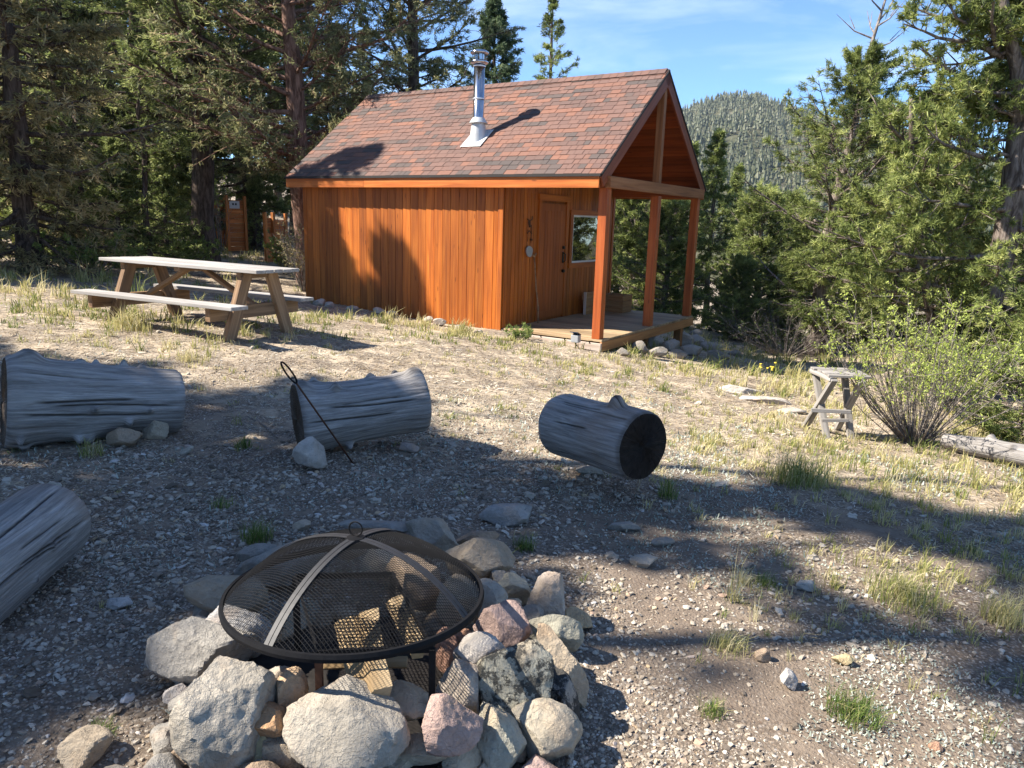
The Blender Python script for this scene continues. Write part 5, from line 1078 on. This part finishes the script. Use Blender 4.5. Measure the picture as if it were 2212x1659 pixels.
# ------------------------------------------------------------------ logs
def log(label, p, q, r0, r1, seed, knots=(), mat='log', endL='endgrain', endR='endgrain', char=(0, 0), sides=320, nk=170, crack=9, flare=None, name='log', cat='log', sag=0):
    p = np.array(p, float); q = np.array(q, float); d = nrm(q - p); Lg = np.linalg.norm(q - p); up = nrm(np.array([0, 0, 1.]) - d * d[2]); sd = np.cross(d, up)
    S, TT = np.meshgrid(np.linspace(0, 1, nk), np.arange(sides) / sides * 2 * PI, indexing='ij')
    r = r0 * (1 - S) + r1 * S; cx_, sx_ = np.cos(TT), np.sin(TT)
    nzv = fbm(np.stack([S * Lg * 2.0 + seed, cx_ * 1.1, sx_ * 1.1], -1), 3, int(seed)); fine = fbm(np.stack([S * Lg * 5, cx_ * 18 + seed, sx_ * 18], -1), 4, 7, .65)
    r = r * (1 + .06 * nzv + .022 * fine)
    if flare is not None: r = r * (1 + flare * np.exp(-((S - .5 + .5 * np.sign(flare)) / .22) ** 2) * 0 + abs(flare) * np.exp(-(np.minimum(S, 1 - S) / .18) ** 2) * (1 if flare > 0 else 0))
    R2 = np.random.default_rng(int(seed * 10)); cm = np.zeros_like(r)
    for c in range(crack):
        th0 = R2.uniform(0, 2 * PI); a = R2.uniform(0, .3); b_ = R2.uniform(.6, 1); wob = .16 * vnoise(np.stack([S * Lg * 1.8 + c * 9, S * 0, S * 0 + seed], -1), 2) + .25 * (S - .5) * R2.uniform(-.6, .6)
        dth = np.abs((TT - th0 - wob + PI) % (2 * PI) - PI); win_ = sst(a - .05, a + .08, S) * (1 - sst(b_ - .08, b_ + .02, S)); g_ = np.exp(-(dth / (.013 + .014 * (c % 3) / 2)) ** 4) * win_
        r = r - .03 * g_ * (r0 + r1); cm = np.maximum(cm, np.minimum(1, g_ * 1.2))
    for (s0, t0, rk, hk) in knots:
        dth = ((TT - t0 + PI) % (2 * PI) - PI) * (r0 + r1) / 2; ds = (S - s0) * Lg; rr2 = (dth ** 2 + ds ** 2) / rk ** 2
        r = r + hk * np.exp(-rr2 ** 1.5) + hk * .35 * np.exp(-rr2 / 6); cm = np.maximum(cm, np.exp(-(rr2 * 3) ** 2) * .7)
    C = p + (q - p) * S[..., None]; C[..., 2] -= sag * np.sin(S * PI)
    # edge rounding at both ends
    e_ = np.minimum(S, 1 - S) * Lg; r = r * (1 - .06 * np.exp(-(e_ / .012)))
    V = C + (up * cx_[..., None] + sd * sx_[..., None]) * r[..., None]; idx = np.arange(nk * sides).reshape(nk, sides); nx_ = np.roll(idx, -1, 1)
    F = np.stack([idx[:-1], idx[1:], nx_[1:], nx_[:-1]], -1).reshape(-1, 4)
    lc = np.stack([S * Lg + seed * 3, cx_ * (r0 + r1) / 2, sx_ * (r0 + r1) / 2], -1)
    cm = np.maximum(cm * .85, np.maximum(char[0] * (1 - sst(0, .05, S)), char[1] * sst(.95, 1, S)))
    o = mk(name, V, F, M[mat], None, rnd=cm.ravel(), smooth=True, lc=lc.reshape(-1, 3), origin=(p + q) / 2); tag(o, label, cat, 'log seats around the fire pit' if name == 'log' else None)
    for end, mt, i in ((0, endL, 0), (1, endR, nk - 1)):
        ring = V[i]; c = C[i].mean(0); rings = [ring] + [c + (ring - c) * f_ + d * (-1 if end == 0 else 1) * (.004 * (1 - f_) + .004 * rng.normal(size=(sides, 1))) for f_ in (.93, .8, .6, .4, .2)] + [c[None] + d * 0]
        VV = np.concatenate(rings); FF = []
        for a_ in range(5):
            for j in range(sides): FF.append((a_ * sides + j, a_ * sides + (j + 1) % sides, (a_ + 1) * sides + (j + 1) % sides, (a_ + 1) * sides + j))
        ci = len(VV) - 1
        for j in range(0, sides): FF.append((5 * sides + j, 5 * sides + (j + 1) % sides, ci, ci))
        me = bpy.data.meshes.new('cut_end'); FF = [f[:3] if f[2] == f[3] else f for f in FF]
        if end == 0: FF = [f[::-1] for f in FF]
        me.from_pydata((VV - (p + q) / 2).tolist(), [], FF); at_ = me.attributes.new('lc', 'FLOAT_VECTOR', 'POINT'); at_.data.foreach_set('vector', (VV - c).astype(np.float32).ravel()); me.polygons.foreach_set('use_smooth', [True] * len(me.polygons)); me.update()
        oo = bpy.data.objects.new('cut_end', me); COL.objects.link(oo); me.materials.append(M[mt]); oo.parent = o
    return o
def knl(seed, n, tops=True, r=(.018, .038), h=(.02, .05)):
    R2 = np.random.default_rng(seed); return [(R2.uniform(.06, .94), R2.uniform(-2.6, 2.6), R2.uniform(*r), R2.uniform(*h)) for _ in range(n)]
# 'facing' angle: with d pointing right in the picture, -sd points to the viewer
log('long thick grey log with many knots, cut by the left edge of the picture', at(8, 868, 4.82), at(383, 866, 5.48), .288, .225, 3.3, knots=knl(5, 16) + [(.12, .1, .07, .05), (.3, -1.0, .03, .04), (.72, -1.1, .03, .03), (.45, -1.35, .03, .04), (.18, -1.2, .035, .04)], flare=.06)
log('barrel-shaped grey log with dark hollowed left end, the iron poker leaning on it', at(642, 906, 5.14), at(912, 866, 5.52), .236, .208, 6.1, knots=knl(8, 9) + [(.93, .15, .06, .03), (.05, .3, .06, .03)], flare=.10, endL='endgrain', char=(.3, 0))
log('short grey log whose right end is charred black', at(1212, 915, 5.0), at(1390, 965, 4.42), .208, .207, 9.7, knots=[(.72, .1, .045, .06), (.3, -1.2, .02, .015), (.6, -1.4, .02, .01)], endR='blackchar', char=(0, .6), flare=.03)
log('grey log pointing toward the viewer at the lower left corner', at(112, 1120, 3.25), at(-160, 1330, 2.55), .180, .185, 12.9, knots=knl(15, 6, r=(.012, .02), h=(.006, .014)), flare=.0)
log('pale bleached fallen trunk lying behind the leafy shrub at the right edge', at(2040, 952, 7.0), at(2420, 1022, 5.9), .075, .115, 15.3, knots=knl(21, 10), mat='palelog', name='fallen_trunk', cat='log')
# poker
p0 = at(608, 782, 4.28); p1 = gpix(764, 1003); e = empty('fire_poker', p1, 'thin rusty fire poker with a long looped handle leaning on the middle log', 'poker')
dp = nrm(p1 - p0); sd = nrm(np.cross(dp, FW)); hl = .19
mb = MB(); mb.tube([p0 + dp * hl, (p0 + p1) / 2, p1 + dp * .02], .0062, 8); mb.build('rod', M['rust'], e, smooth=True)
mb = MB(); loop = [p0 + dp * hl] + [p0 + dp * (hl * (1 - .5 * (1 + math.cos(t_)) * 1)) * 1.0 + sd * math.sin(t_) * .014 for t_ in np.linspace(0.3, 2 * PI - .3, 18)] + [p0 + dp * hl]
loop = [p0 + dp * (hl * .5 + hl * .5 * math.cos(t_)) + sd * math.sin(t_) * .017 for t_ in np.linspace(0, 2 * PI, 22)]; mb.tube(loop, .0055, 7, caps=False); mb.build('handle', M['blacksteel'], e)

# ------------------------------------------------------------------ picnic table
FR, FL = at(553, 584, 8.1), at(212, 555, 9.02); tx = FL - FR; TL = np.linalg.norm(tx); tx /= TL; ty = nrm(np.array([-tx[1], tx[0], 0]) * -1 + np.array([0, 0, -.02])); ty = nrm(ty - tx * (ty @ tx)); tz = np.cross(tx, ty); 
if tz[2] < 0: tz = -tz
if ty[1] < 0: ty = -ty
TAX = np.array([tx, ty, tz]); TO = FR - tz * .02
def TP_(x, y, z): return TO + tx * x + ty * y + tz * z
tb = empty('picnic_table', TP_(TL / 2, .36, -.74), 'weathered wooden picnic table with attached benches on the slope left of the cabin', 'picnic table')
def tbox(mb, c, s, r=None): mb.box(TP_(*c), s, TAX, r)
mb = MB()
for j in range(5): tbox(mb, (TL / 2 + random.uniform(-.01, .01), .07 + j * .148, random.uniform(-.002, .002)), (TL, .138, .038))
mb.build('tabletop', M['weather'], tb, .004)
for yc in (-.30, .36 + .64):
    mb = MB(); tbox(mb, (TL / 2 + (-.04 if yc < 0 else .10), yc, -.375), (TL, .25, .04)); mb.build('bench', M['weather'], tb, .005)
for xc in (.30, TL - .34):
    mb = MB(); tbox(mb, (xc, .36, -.055), (.06, .62, .08)); mb.build('top_cleat', M['tleg'], tb, .004)
    mb = MB(); tbox(mb, (xc + .05, .36, -.475), (.07, 1.46, .15)); mb.build('bench_beam', M['tleg'], tb, .005)
    for sgn in (-1, 1):
        mb = MB(); mb.bar(TP_(xc - .012, .36 + sgn * .20, -.03), TP_(xc - .012, .36 + sgn * .50, -.80), .15, .07, ty); mb.build('leg', M['tleg'], tb, .005)
for xa, xb in ((.36, TL / 2 - .12), (TL - .40, TL / 2 + .12)):
    mb = MB(); mb.bar(TP_(xa, .36, -.42), TP_(xb, .36, -.05), .09, .04, ty); mb.build('brace', M['tleg'], tb, .004)
mb = MB(); tbox(mb, (TL / 2, .36, -.05), (.09, .62, .05)); mb.build('centre_cleat', M['tleg'], tb, .004)

# ------------------------------------------------------------------ small rustic table
zt = at(1797, 814, 7.0)[2]; cn = [onz(u, v, zt) for u, v in [(1797, 813), (1886, 817), (1845, 797), (1752, 794)]]
gA = gpix(1788, 950); e = empty('rustic_side_table', gA, 'small grey rustic table on crossed legs in front of the leafy shrub', 'side table')
mb = MB()
for j in range(4):
    a, b_ = (j + .04) / 4, (j + .96) / 4
    p = cn[0] * (1 - (a + b_) / 2) + cn[3] * (a + b_) / 2; q = cn[1] * (1 - (a + b_) / 2) + cn[2] * (a + b_) / 2; ex_ = nrm(q - p) * random.uniform(-.02, .02)
    mb.bar(p + ex_, q + ex_ * .4, np.linalg.norm(cn[3] - cn[0]) / 4 * .93, .022, cn[3] - cn[0])
mb.build('top', M['greywood'], e, .003)
def legp(ub, vb, T_): return gpix(ub, vb), T_
dn = np.array([0, 0, -.03]); A_ = cn[0] * .75 + cn[1] * .25; tps = [(cn[3] * .9 + cn[2] * .1), (cn[0] * .93 + cn[1] * .07), (cn[2] * .78 + cn[3] * .22), (cn[1] * .75 + cn[0] * .25)]
for (ub, vb), tp_ in zip([(1788, 950), (1737, 922), (1839, 950), (1806, 928)], tps):
    g = gpix(ub, vb); mb = MB(); mb.bar(tp_ + dn, g + [0, 0, -.02], .06, .042, RT); mb.build('leg', M['greywood'], e, .003)
mb = MB(); mb.bar(at(1752, 886, 7.05), at(1838, 890, 6.98), .035, .03); mb.build('stretcher', M['greywood'], e, .003); mb = MB(); mb.bar(at(1775, 908, 7.0), at(1833, 908, 6.95), .03, .03); mb.build('stretcher', M['greywood'], e, .003)
mb = MB(); mb.bar(cn[3] + dn, cn[0] + dn, .04, .03); mb.build('cleat', M['greywood'], e, .003); mb = MB(); mb.bar(cn[2] * .75 + cn[3] * .25 + dn, cn[1] * .75 + cn[0] * .25 + dn, .04, .03); mb.build('cleat', M['greywood'], e, .003)

# ------------------------------------------------------------------ outhouse screens in the forest
def screen(u0, u1, vt, vb, d, label, face='front', sign=False):
    b0, b1 = at(u0, vb, d), at(u1, vb, d + .3); zt_ = at(u0, vt, d)[2]; dx = nrm((b1 - b0) * [1, 1, 0]); w = np.linalg.norm((b1 - b0)[:2]); dyv = np.array([-dx[1], dx[0], 0]); z0 = b0[2] - .1
    e = empty('board_screen', b0, label, 'screen', 'board screens of the forest outhouse'); ax = [dx, dyv, EZ]; mb = MB(); n_ = int((zt_ - z0) / .14)
    for i in range(n_): mb.box(b0 + dx * w / 2 + [0, 0, z0 - b0[2] + (i + .5) * .14], (w, .03, .132), ax)
    mb.build('planks', M['outhouse'], e, .003); mb = MB()
    for x_ in (0, w): mb.box(b0 + dx * x_ - dyv * .05 + [0, 0, (zt_ - z0) / 2 + z0 - b0[2] + .05], (.08, .09, zt_ - z0 + .1), ax)
    mb.build('post', M['outhouse'], e, .004)
    if sign:
        mb = MB(); mb.box(b0 + dx * w * .42 - dyv * .06 + [0, 0, zt_ - b0[2] - .17], (.30, .01, .22), ax); sg_ = mb.build('notice', M['paper'], e, .002); mb = MB()
        for x_ in (.34, .5): mb.box(b0 + dx * w * x_ - dyv * .068 + [0, 0, zt_ - b0[2] - .15], (.05, .004, .06), ax)
        mb.build('picture', M['black'], sg_)
    return e
screen(455, 488, 428, 530, 23.6, 'left orange board screen of the outhouse right beside the thick dark pine trunk')
screen(494, 532, 430, 535, 22.8, 'orange board screen with a small faded notice at its top', sign=True)
screen(573, 590, 466, 560, 21.0, 'narrow sunlit board screen right of the dark gap')
screen(592, 618, 468, 562, 21.6, 'dark board screen beside the narrow sunlit one')

# ------------------------------------------------------------------ loose ground: gravel, litter, grass
def polar(n, r0, r1, amax=.78, pw=1.):
    a = rng.uniform(-amax, amax, n); r = r0 * (r1 / r0) ** (rng.random(n) ** pw); return r * np.sin(a), r * np.cos(a), r
CP = np.array([fc[0], fc[1]])
BARE = [(gpix(u, v), rd) for u, v, rd in [(1500, 1170, .34), (1390, 1255, .2), (1300, 1130, .26), (1600, 1480, .22), (1720, 1500, .25), (1560, 1060, .45), (1880, 1150, .4), (1950, 1560, .22), (430, 890, .4), (1460, 1330, .2), (1330, 1420, .16)]]
def bare(x, y):
    w_ = n2(x, y, 2.5, 3, 91) * .35; return np.clip(sum(np.exp(-(((x - g_[0]) ** 2 + (y - g_[1]) ** 2) / rd ** 2) * (1 + w_)) for g_, rd in BARE), 0, 1)
def gravelness(x, y):
    r = np.hypot(x, y); d = np.hypot(x - CP[0], y - CP[1]); g_ = 1.0 - .30 * np.clip(r - 3.6, 0, 3) - 9 * (d < .47) - .66 * bare(x, y)
    g_ = g_ - .28 * sst(.5, 1.6, x) * sst(1.6, 2.6, y) + .35 * n2(x, y, 1.1, 3, 12); return np.clip(g_, .0, 1)
def stones(name, label, n, r0, r1, smin, smax, sub, dens):
    x, y, r = polar(n, r0, r1); k = rng.random(n) < dens(x, y); x, y, r = x[k], y[k], r[k]; n = len(x)
    D, F0 = ICO[sub] if sub >= 0 else (np.array([(1, 0, 0), (-1, 0, 0), (0, 1, 0), (0, -1, 0), (0, 0, 1), (0, 0, -1)], float), np.array([(0, 2, 4), (2, 1, 4), (1, 3, 4), (3, 0, 4), (2, 0, 5), (1, 2, 5), (3, 1, 5), (0, 3, 5)]))
    sz = np.exp(rng.uniform(math.log(smin), math.log(smax), n)) * np.clip(r / 3, .8, 1.6); m_ = len(D)
    Vl = D[None] * rng.uniform(.6, 1.35, (n, m_, 1)) * (sz[:, None] * rng.uniform([.8, .55, .35], [1.3, 1., .65], (n, 3)))[:, None]
    a = rng.random(n) * 6.3; ca, sa = np.cos(a)[:, None], np.sin(a)[:, None]; X_ = Vl[..., 0] * ca - Vl[..., 1] * sa; Y_ = Vl[..., 0] * sa + Vl[..., 1] * ca
    tl = rng.normal(size=(n, 1)) * .3; Z_ = Vl[..., 2] + X_ * tl; z = gz(x, y) + sz * .2
    V = np.stack([x[:, None] + X_, y[:, None] + Y_, z[:, None] + Z_], -1).reshape(-1, 3); F = (F0[None] + (np.arange(n) * m_)[:, None, None]).reshape(-1, 3)
    o = mk(name, V, F, M['gravel'], rnd=np.repeat(np.clip(rng.beta(1.5, 1.9, n), 0, 1), m_)); return tag(o, label, 'gravel', kind='stuff')
def dn_(x, y): return gravelness(x, y) * (1 - .45 * sst(.4, 1.3, x)) * (.35 + .65 * sst(-.25, .1, n2(x, y, 1.7, 3, 33)))
stones('gravel', 'fine pale gravel spread over the ground around the fire pit', 110000, 1.25, 7.0, .0032, .0078, -1, dn_)
stones('pebbles', 'larger loose pebbles scattered among the gravel', 46000, 1.3, 7.5, .0060, .0165, 0, lambda x, y: gravelness(x, y) * .9 * (1 - .5 * sst(.4, 1.3, x)) * (.45 + .55 * sst(-.25, .1, n2(x, y, 1.7, 3, 33))))
stones('pebbles', 'scattered fist-sized stones between gravel and grass', 420, 1.5, 12, .014, .032, 1, lambda x, y: np.clip(gravelness(x, y), .15, 1))
_v = np.empty(len(grd.data.vertices) * 3, np.float32); grd.data.vertices.foreach_get('co', _v); _v = _v.reshape(-1, 3); grd.data.attributes['rnd'].data.foreach_set('value', (strawness(_v[:, 0], _v[:, 1]) * (1 - .8 * bare(_v[:, 0], _v[:, 1]))).astype(np.float32))
# straw litter
def flat_blades(name, label, n, r0, r1, ln, w, mat, dens, cat, up=.12, pw=.9, hz=.004):
    x, y, r = polar(n, r0, r1, pw=pw); k = rng.random(n) < dens(x, y); x, y, r = x[k], y[k], r[k]; n = len(x); a = rng.random(n) * 6.3
    C = np.stack([x, y, gz(x, y) + hz], 1); d = np.stack([np.cos(a), np.sin(a), rng.normal(size=n) * up + up * .6], 1); f_ = np.clip(r / 4, .8, 2.2)[:, None]
    s = np.stack([-np.sin(a), np.cos(a), rng.normal(size=n) * .35], 1); l = ln * rng.uniform(.4, 1.3, (n, 1)) * f_; w_ = w * rng.uniform(.6, 1.4, (n, 1)) * f_
    V = np.stack([C - s * w_, C + s * w_, C + d * l + s * w_ * .4, C + d * l - s * w_ * .4], 1).reshape(-1, 3); rn = np.clip(.5 + .3 * n2(x, y, 2.0, 2, 14) + rng.normal(size=n) * .2, 0, 1)
    return tag(mk(name, V, np.arange(n * 4).reshape(-1, 4), M[mat], rnd=np.repeat(rn, 4)), label, cat, kind='stuff')
flat_blades('straw_litter', 'pale dry grass stems and litter lying on the sunny ground', 130000, 2.4, 20, .030, .0020, 'straw', lambda x, y: np.clip(.25 + (np.hypot(x, y) - 3.8) * .4 + .5 * n2(x, y, 1.0, 3, 40), .03, 1) * (1 - .9 * bare(x, y)), 'litter', .16, .8)
M['brownlit'] = leafmat('dark_litter', [(0, (.05, .03, .02)), (.5, (.13, .08, .05)), (1, (.26, .18, .12))], .05)
flat_blades('needle_litter', 'dark fallen needles and twig bits on the dirt', 26000, 1.4, 12, .030, .0011, 'brownlit', lambda x, y: np.clip(.4 + .8 * n2(x, y, .9, 3, 44), .05, 1), 'litter', .10, .9)
def matd(x, y):
    b_ = n2(x, y, 1.3, 3, 60); return np.where(b_ > .12, np.clip(.35 + .65 * sst(-.3, 1.5, x), 0, 1), .0) * np.where(np.hypot(x, y) < 7.5, 1, .4)
flat_blades('mat_plants', 'low mats of pale grey-green ground plants on bare dirt', 80000, 1.7, 9, .011, .0038, 'mat', matd, 'ground cover', .8, 1., .006)
# grass
GB = [(gpix(u, v), rad, wt, hh_) for u, v, rad, wt, hh_ in [(60, 600, 2.4, 1.2, .26), (200, 640, 1.3, .8, .2), (60, 660, 1.3, .7, .16), (430, 545, 3.0, 1., .22), (700, 690, .7, 1.3, .16), (800, 695, .8, 1.5, .2), (900, 715, .7, 1.3, .18), (990, 730, .55, 1.2, .15), (1100, 745, .5, .8, .12), (330, 710, .8, .7, .2), (560, 740, .9, .6, .14),
      (1240, 780, .9, .9, .12), (1400, 790, 1.1, 1.2, .15), (1560, 800, 1.3, 1.4, .2), (1680, 830, 1.1, 1.4, .22), (1700, 770, 2.4, 1.3, .25), (1880, 760, 3, 1., .25), (1950, 1010, .8, 1.4, .13), (2120, 1020, 1.0, 1.5, .16), (1750, 1000, .7, 1., .13), (2100, 930, 1.3, 1.3, .16), (1850, 1180, .8, .8, .1), (2050, 1260, .7, 1.0, .11), (2150, 1180, .8, 1.1, .12), (1600, 950, 1.0, .4, .08), (1250, 840, 1.4, .5, .07), (950, 790, 1.4, .45, .07), (760, 760, 1.2, .4, .07), (1700, 930, 1.2, 1.0, .10), (1850, 1000, 1.0, 1.2, .13), (1550, 900, 1.2, .6, .09), (2150, 1090, 1.0, 1.2, .14), (1750, 1090, .6, .7, .10), (150, 720, 1.5, .6, .10), (1130, 900, 1.2, .3, .07), (2050, 1090, .7, 1.1, .13), (1480, 870, 1.2, .3, .07), (1450, 1060, .35, .7, .09), (1900, 1340, .6, .5, .09)]]
def gdens(x, y):
    s = np.full(x.shape, .02); h = np.full(x.shape, .0015); tot = np.full(x.shape, .02)
    for g_, rad, wt, hh_ in GB:
        q = wt * np.exp(-((x - g_[0]) ** 2 + (y - g_[1]) ** 2) / rad ** 2); s = s + q; h = h + q * hh_; tot = tot + q
    return np.clip(s * (.25 + .95 * sst(-.12, .22, n2(x, y, 1.6, 3, 95))) * (1 - .85 * bare(x, y)) + .1 * sst(14, 18, np.hypot(x, y)), 0, 1), h / tot
def grass_mesh(x, y, h, rn, ben=.5, w=.0022, zoff=0.):
    h = h * .74
    n = len(x); a = rng.random(n) * 6.3; b_ = rng.random(n) * 1.0 * ben; r = np.hypot(x, y); w_ = w * np.clip(r / 4, .7, 4)[:, None]; base = np.stack([x, y, gz(x, y) - .01 + zoff], 1)
    o = np.stack([np.cos(a), np.sin(a), 0 * a], 1); s = np.stack([-np.sin(a + .6), np.cos(a + .6), 0 * a], 1); H_ = h[:, None]
    m_ = base + o * H_ * b_[:, None] * .3 + [0, 0, 1] * H_ * .55; tp = base + o * H_ * b_[:, None] * 1.1 + np.array([0, 0, 1.]) * H_ * (1 - .25 * b_[:, None])
    V = np.stack([base - s * w_, base + s * w_, m_ - s * w_ * .75, m_ + s * w_ * .75, tp], 1).reshape(-1, 3); i = (np.arange(n) * 5)[:, None, None]
    F = (np.array([[0, 1, 3], [0, 3, 2], [2, 3, 4]])[None] + i).reshape(-1, 3); return V, F, np.repeat(rn, 5)
def clumped(n, r0, r1, per, sg):
    x, y, r = polar(n, r0, r1, pw=.75); gd, hh_ = gdens(x, y); k = rng.random(n) < gd; x, y, hh_, r = x[k], y[k], hh_[k], r[k]; cr = rng.normal(size=len(x)) * .16 + .30 * n2(x, y, .7, 2, 70); hv = np.exp(rng.normal(size=len(x)) * .35)
    i = np.repeat(np.arange(len(x)), per); q = sg * np.clip(r[i] / 6, .6, 3); return x[i] + rng.normal(size=len(i)) * q, y[i] + rng.normal(size=len(i)) * q, (hh_ * hv)[i] * rng.uniform(.4, 1.2, len(i)), cr[i]
x, y, h, cr = clumped(12500, 2.6, 34, 13, .022); rn = np.clip(.62 + cr + rng.normal(size=len(x)) * .14, 0, 1)
V, F, R_ = grass_mesh(x, y, h, rn, .9); tag(mk('grass', V, F, M['grass'], rnd=R_), 'dry yellow and green bunch grass over the clearing', 'grass', kind='stuff')
# single tufts
TG = 'single grass tufts on the open ground'
for (u, v, w, hp, nbl, mat, lab, c0) in [(556, 1168, 76, 70, 420, 'tuft', 'bright green grass tuft behind the left of the spark screen', .5), (1132, 1188, 62, 52, 260, 'tuft', 'dark green tuft right of the rocks behind the screen', .25), (1440, 1075, 52, 90, 170, 'tuft', 'green tuft standing by the charred end of the right log', .45), (480, 1100, 56, 46, 130, 'tuft', 'thin green tuft on gravel above the bright green tuft', .55),
        (1605, 1268, 44, 62, 150, 'grass', 'straw-yellow tuft in the middle of the right foreground', .85), (1652, 1270, 70, 52, 260, 'tuft', 'green tuft right beside the straw-yellow tuft', .5), (1950, 1300, 190, 90, 900, 'grass', 'wide grey-green bunch of grass at the right, shaded', .45), (2165, 1350, 100, 120, 420, 'grass', 'spiky pale bunch of grass near the right edge', .75),
        (1840, 1555, 130, 100, 620, 'tuft', 'leafy green clump at the bottom right', .35), (1535, 1555, 66, 60, 300, 'tuft', 'green tuft on the gravel at the bottom right of the ring', .55), (218, 1600, 72, 60, 260, 'tuft', 'green tuft at the bottom left corner', .5), (282, 712, 96, 80, 380, 'grass', 'pale bunch of grass under the near bench of the picnic table', .75), (200, 985, 60, 64, 150, 'grass', 'thin tuft before the long left log', .5), (525, 968, 44, 44, 180, 'tuft', 'green tuft between the two left logs', .45),
        (1720, 1045, 150, 120, 700, 'grass', 'tall shaded bunch of grass in front of the small rustic table', .4), (1000, 722, 50, 50, 240, 'grass', 'yellow-green tuft against the sunny end of the cabin wall', .6), (1570, 1410, 110, 80, 380, 'grass', 'grey bushy tuft on the dirt right of the ring', .6), (405, 780, 50, 50, 150, 'grass', 'pale yellow tuft between the picnic table and the logs', .8), (100, 1170, 60, 50, 140, 'tuft', 'faint green tuft right of the lower left log', .5), (1235, 960, 40, 34, 80, 'tuft', 'tiny green tuft behind the right log', .5)]:
    g_ = gpix(u, v); s = ((g_ - CAM) @ FW) / FPX; n = int(nbl * .72); rr_ = rng.random(n) ** .8 * w * s * .44; a = rng.random(n) * 6.3; x = g_[0] + np.cos(a) * rr_; y = g_[1] + np.sin(a) * rr_
    V, F, R_ = grass_mesh(x, y, hp * s * rng.uniform(.2, 1.15, n), np.clip(c0 + rng.normal(size=n) * .16 + .5 * (rng.random(n) < .22), 0, 1), 1.0, .0017)
    tag(mk('grass_tuft', V, F, M[mat], rnd=R_, origin=g_), lab, 'grass tuft', TG)
# yellow flowers + seed stalk weed
fl = gpix(1658, 815); e = empty('wildflower', fl, 'small yellow wildflower in the grass below the shadow of the cabin', 'flower'); mb = MB(); mb2 = MB()
for j in range(9):
    a = random.random() * 6; p = fl + np.array([math.cos(a), math.sin(a), 0]) * random.uniform(.02, .14); q = p + np.array([0, 0, random.uniform(.12, .22)]); mb.tube([p, q], .003, 4); mb2.lathe([(.0, .008), (.016, .012), (.02, .0), (0, -.004)], q, 7)
mb.build('stems', M['tuft'], e); mb2.build('blossoms', M['yellow'], e)
wd_ = gpix(1372, 1062); e = empty('dry_weed', wd_, 'dry branching weed stalk standing before the charred end of the right log', 'weed'); mb = MB(); mb2 = MB()
tp_ = wd_ + np.array([.06, 0, .42])
for j in range(3):
    t1 = tp_ + np.array([random.uniform(-.05, .05), random.uniform(-.03, .03), random.uniform(-.06, .02)]); mb.tube([wd_ + [j * .01, 0, 0], (wd_ + t1) / 2 + [.01 * j, 0, 0], t1], [.0035, .003, .0015], 5)
    for k in range(9):
        s_ = random.uniform(.4, 1); p = wd_ + (t1 - wd_) * s_; q = p + np.array([random.uniform(-.06, .06), random.uniform(-.03, .03), random.uniform(.02, .06)]); mb.tube([p, q], .0013, 3); mb2.lathe([(.0, .009), (.006, .003), (.0, -.005)], q, 5)
mb.build('stalk', M['straw'], e); mb2.build('seed_heads', M['grass'], e)
for j, (u0, v0, u1, v1, lab) in enumerate([(1190, 905, 1160, 940, 'short twig on the dirt behind the right log'), (540, 905, 600, 950, 'broken grey stick on the ground left of the middle log'), (1905, 1650, 1925, 1612, 'thin pale twig at the bottom right corner')]):
    a_, b_ = gpix(u0, v0), gpix(u1, v1); mb = MB(); mb.tube([a_ + [0, 0, .012], (a_ + b_) / 2 + [.01, .01, .02], b_ + [0, 0, .012]], [.008, .007, .004], 6); tag(mb.build('twig', M['twig'], None, origin=(a_ + b_) / 2), lab, 'twig', 'twigs on the ground')

# ------------------------------------------------------------------ haze over the valley
m = bpy.data.materials.new('valley_haze'); m.use_nodes = True; t = m.node_tree; t.nodes.remove(t.nodes['Principled BSDF'])
pv = t.nodes.new('ShaderNodeVolumePrincipled'); pv.inputs['Color'].default_value = (.78, .88, 1, 1); pv.inputs['Density'].default_value = .00011; pv.inputs['Anisotropy'].default_value = .2
t.links.new(pv.outputs[0], t.nodes['Material Output'].inputs['Volume'])
mb = MB(); mb.box((0, 460, 100), (2400, 1240, 260)); tag(mb.build('haze', m), 'thin blue haze filling the valley air', 'haze', kind='stuff')
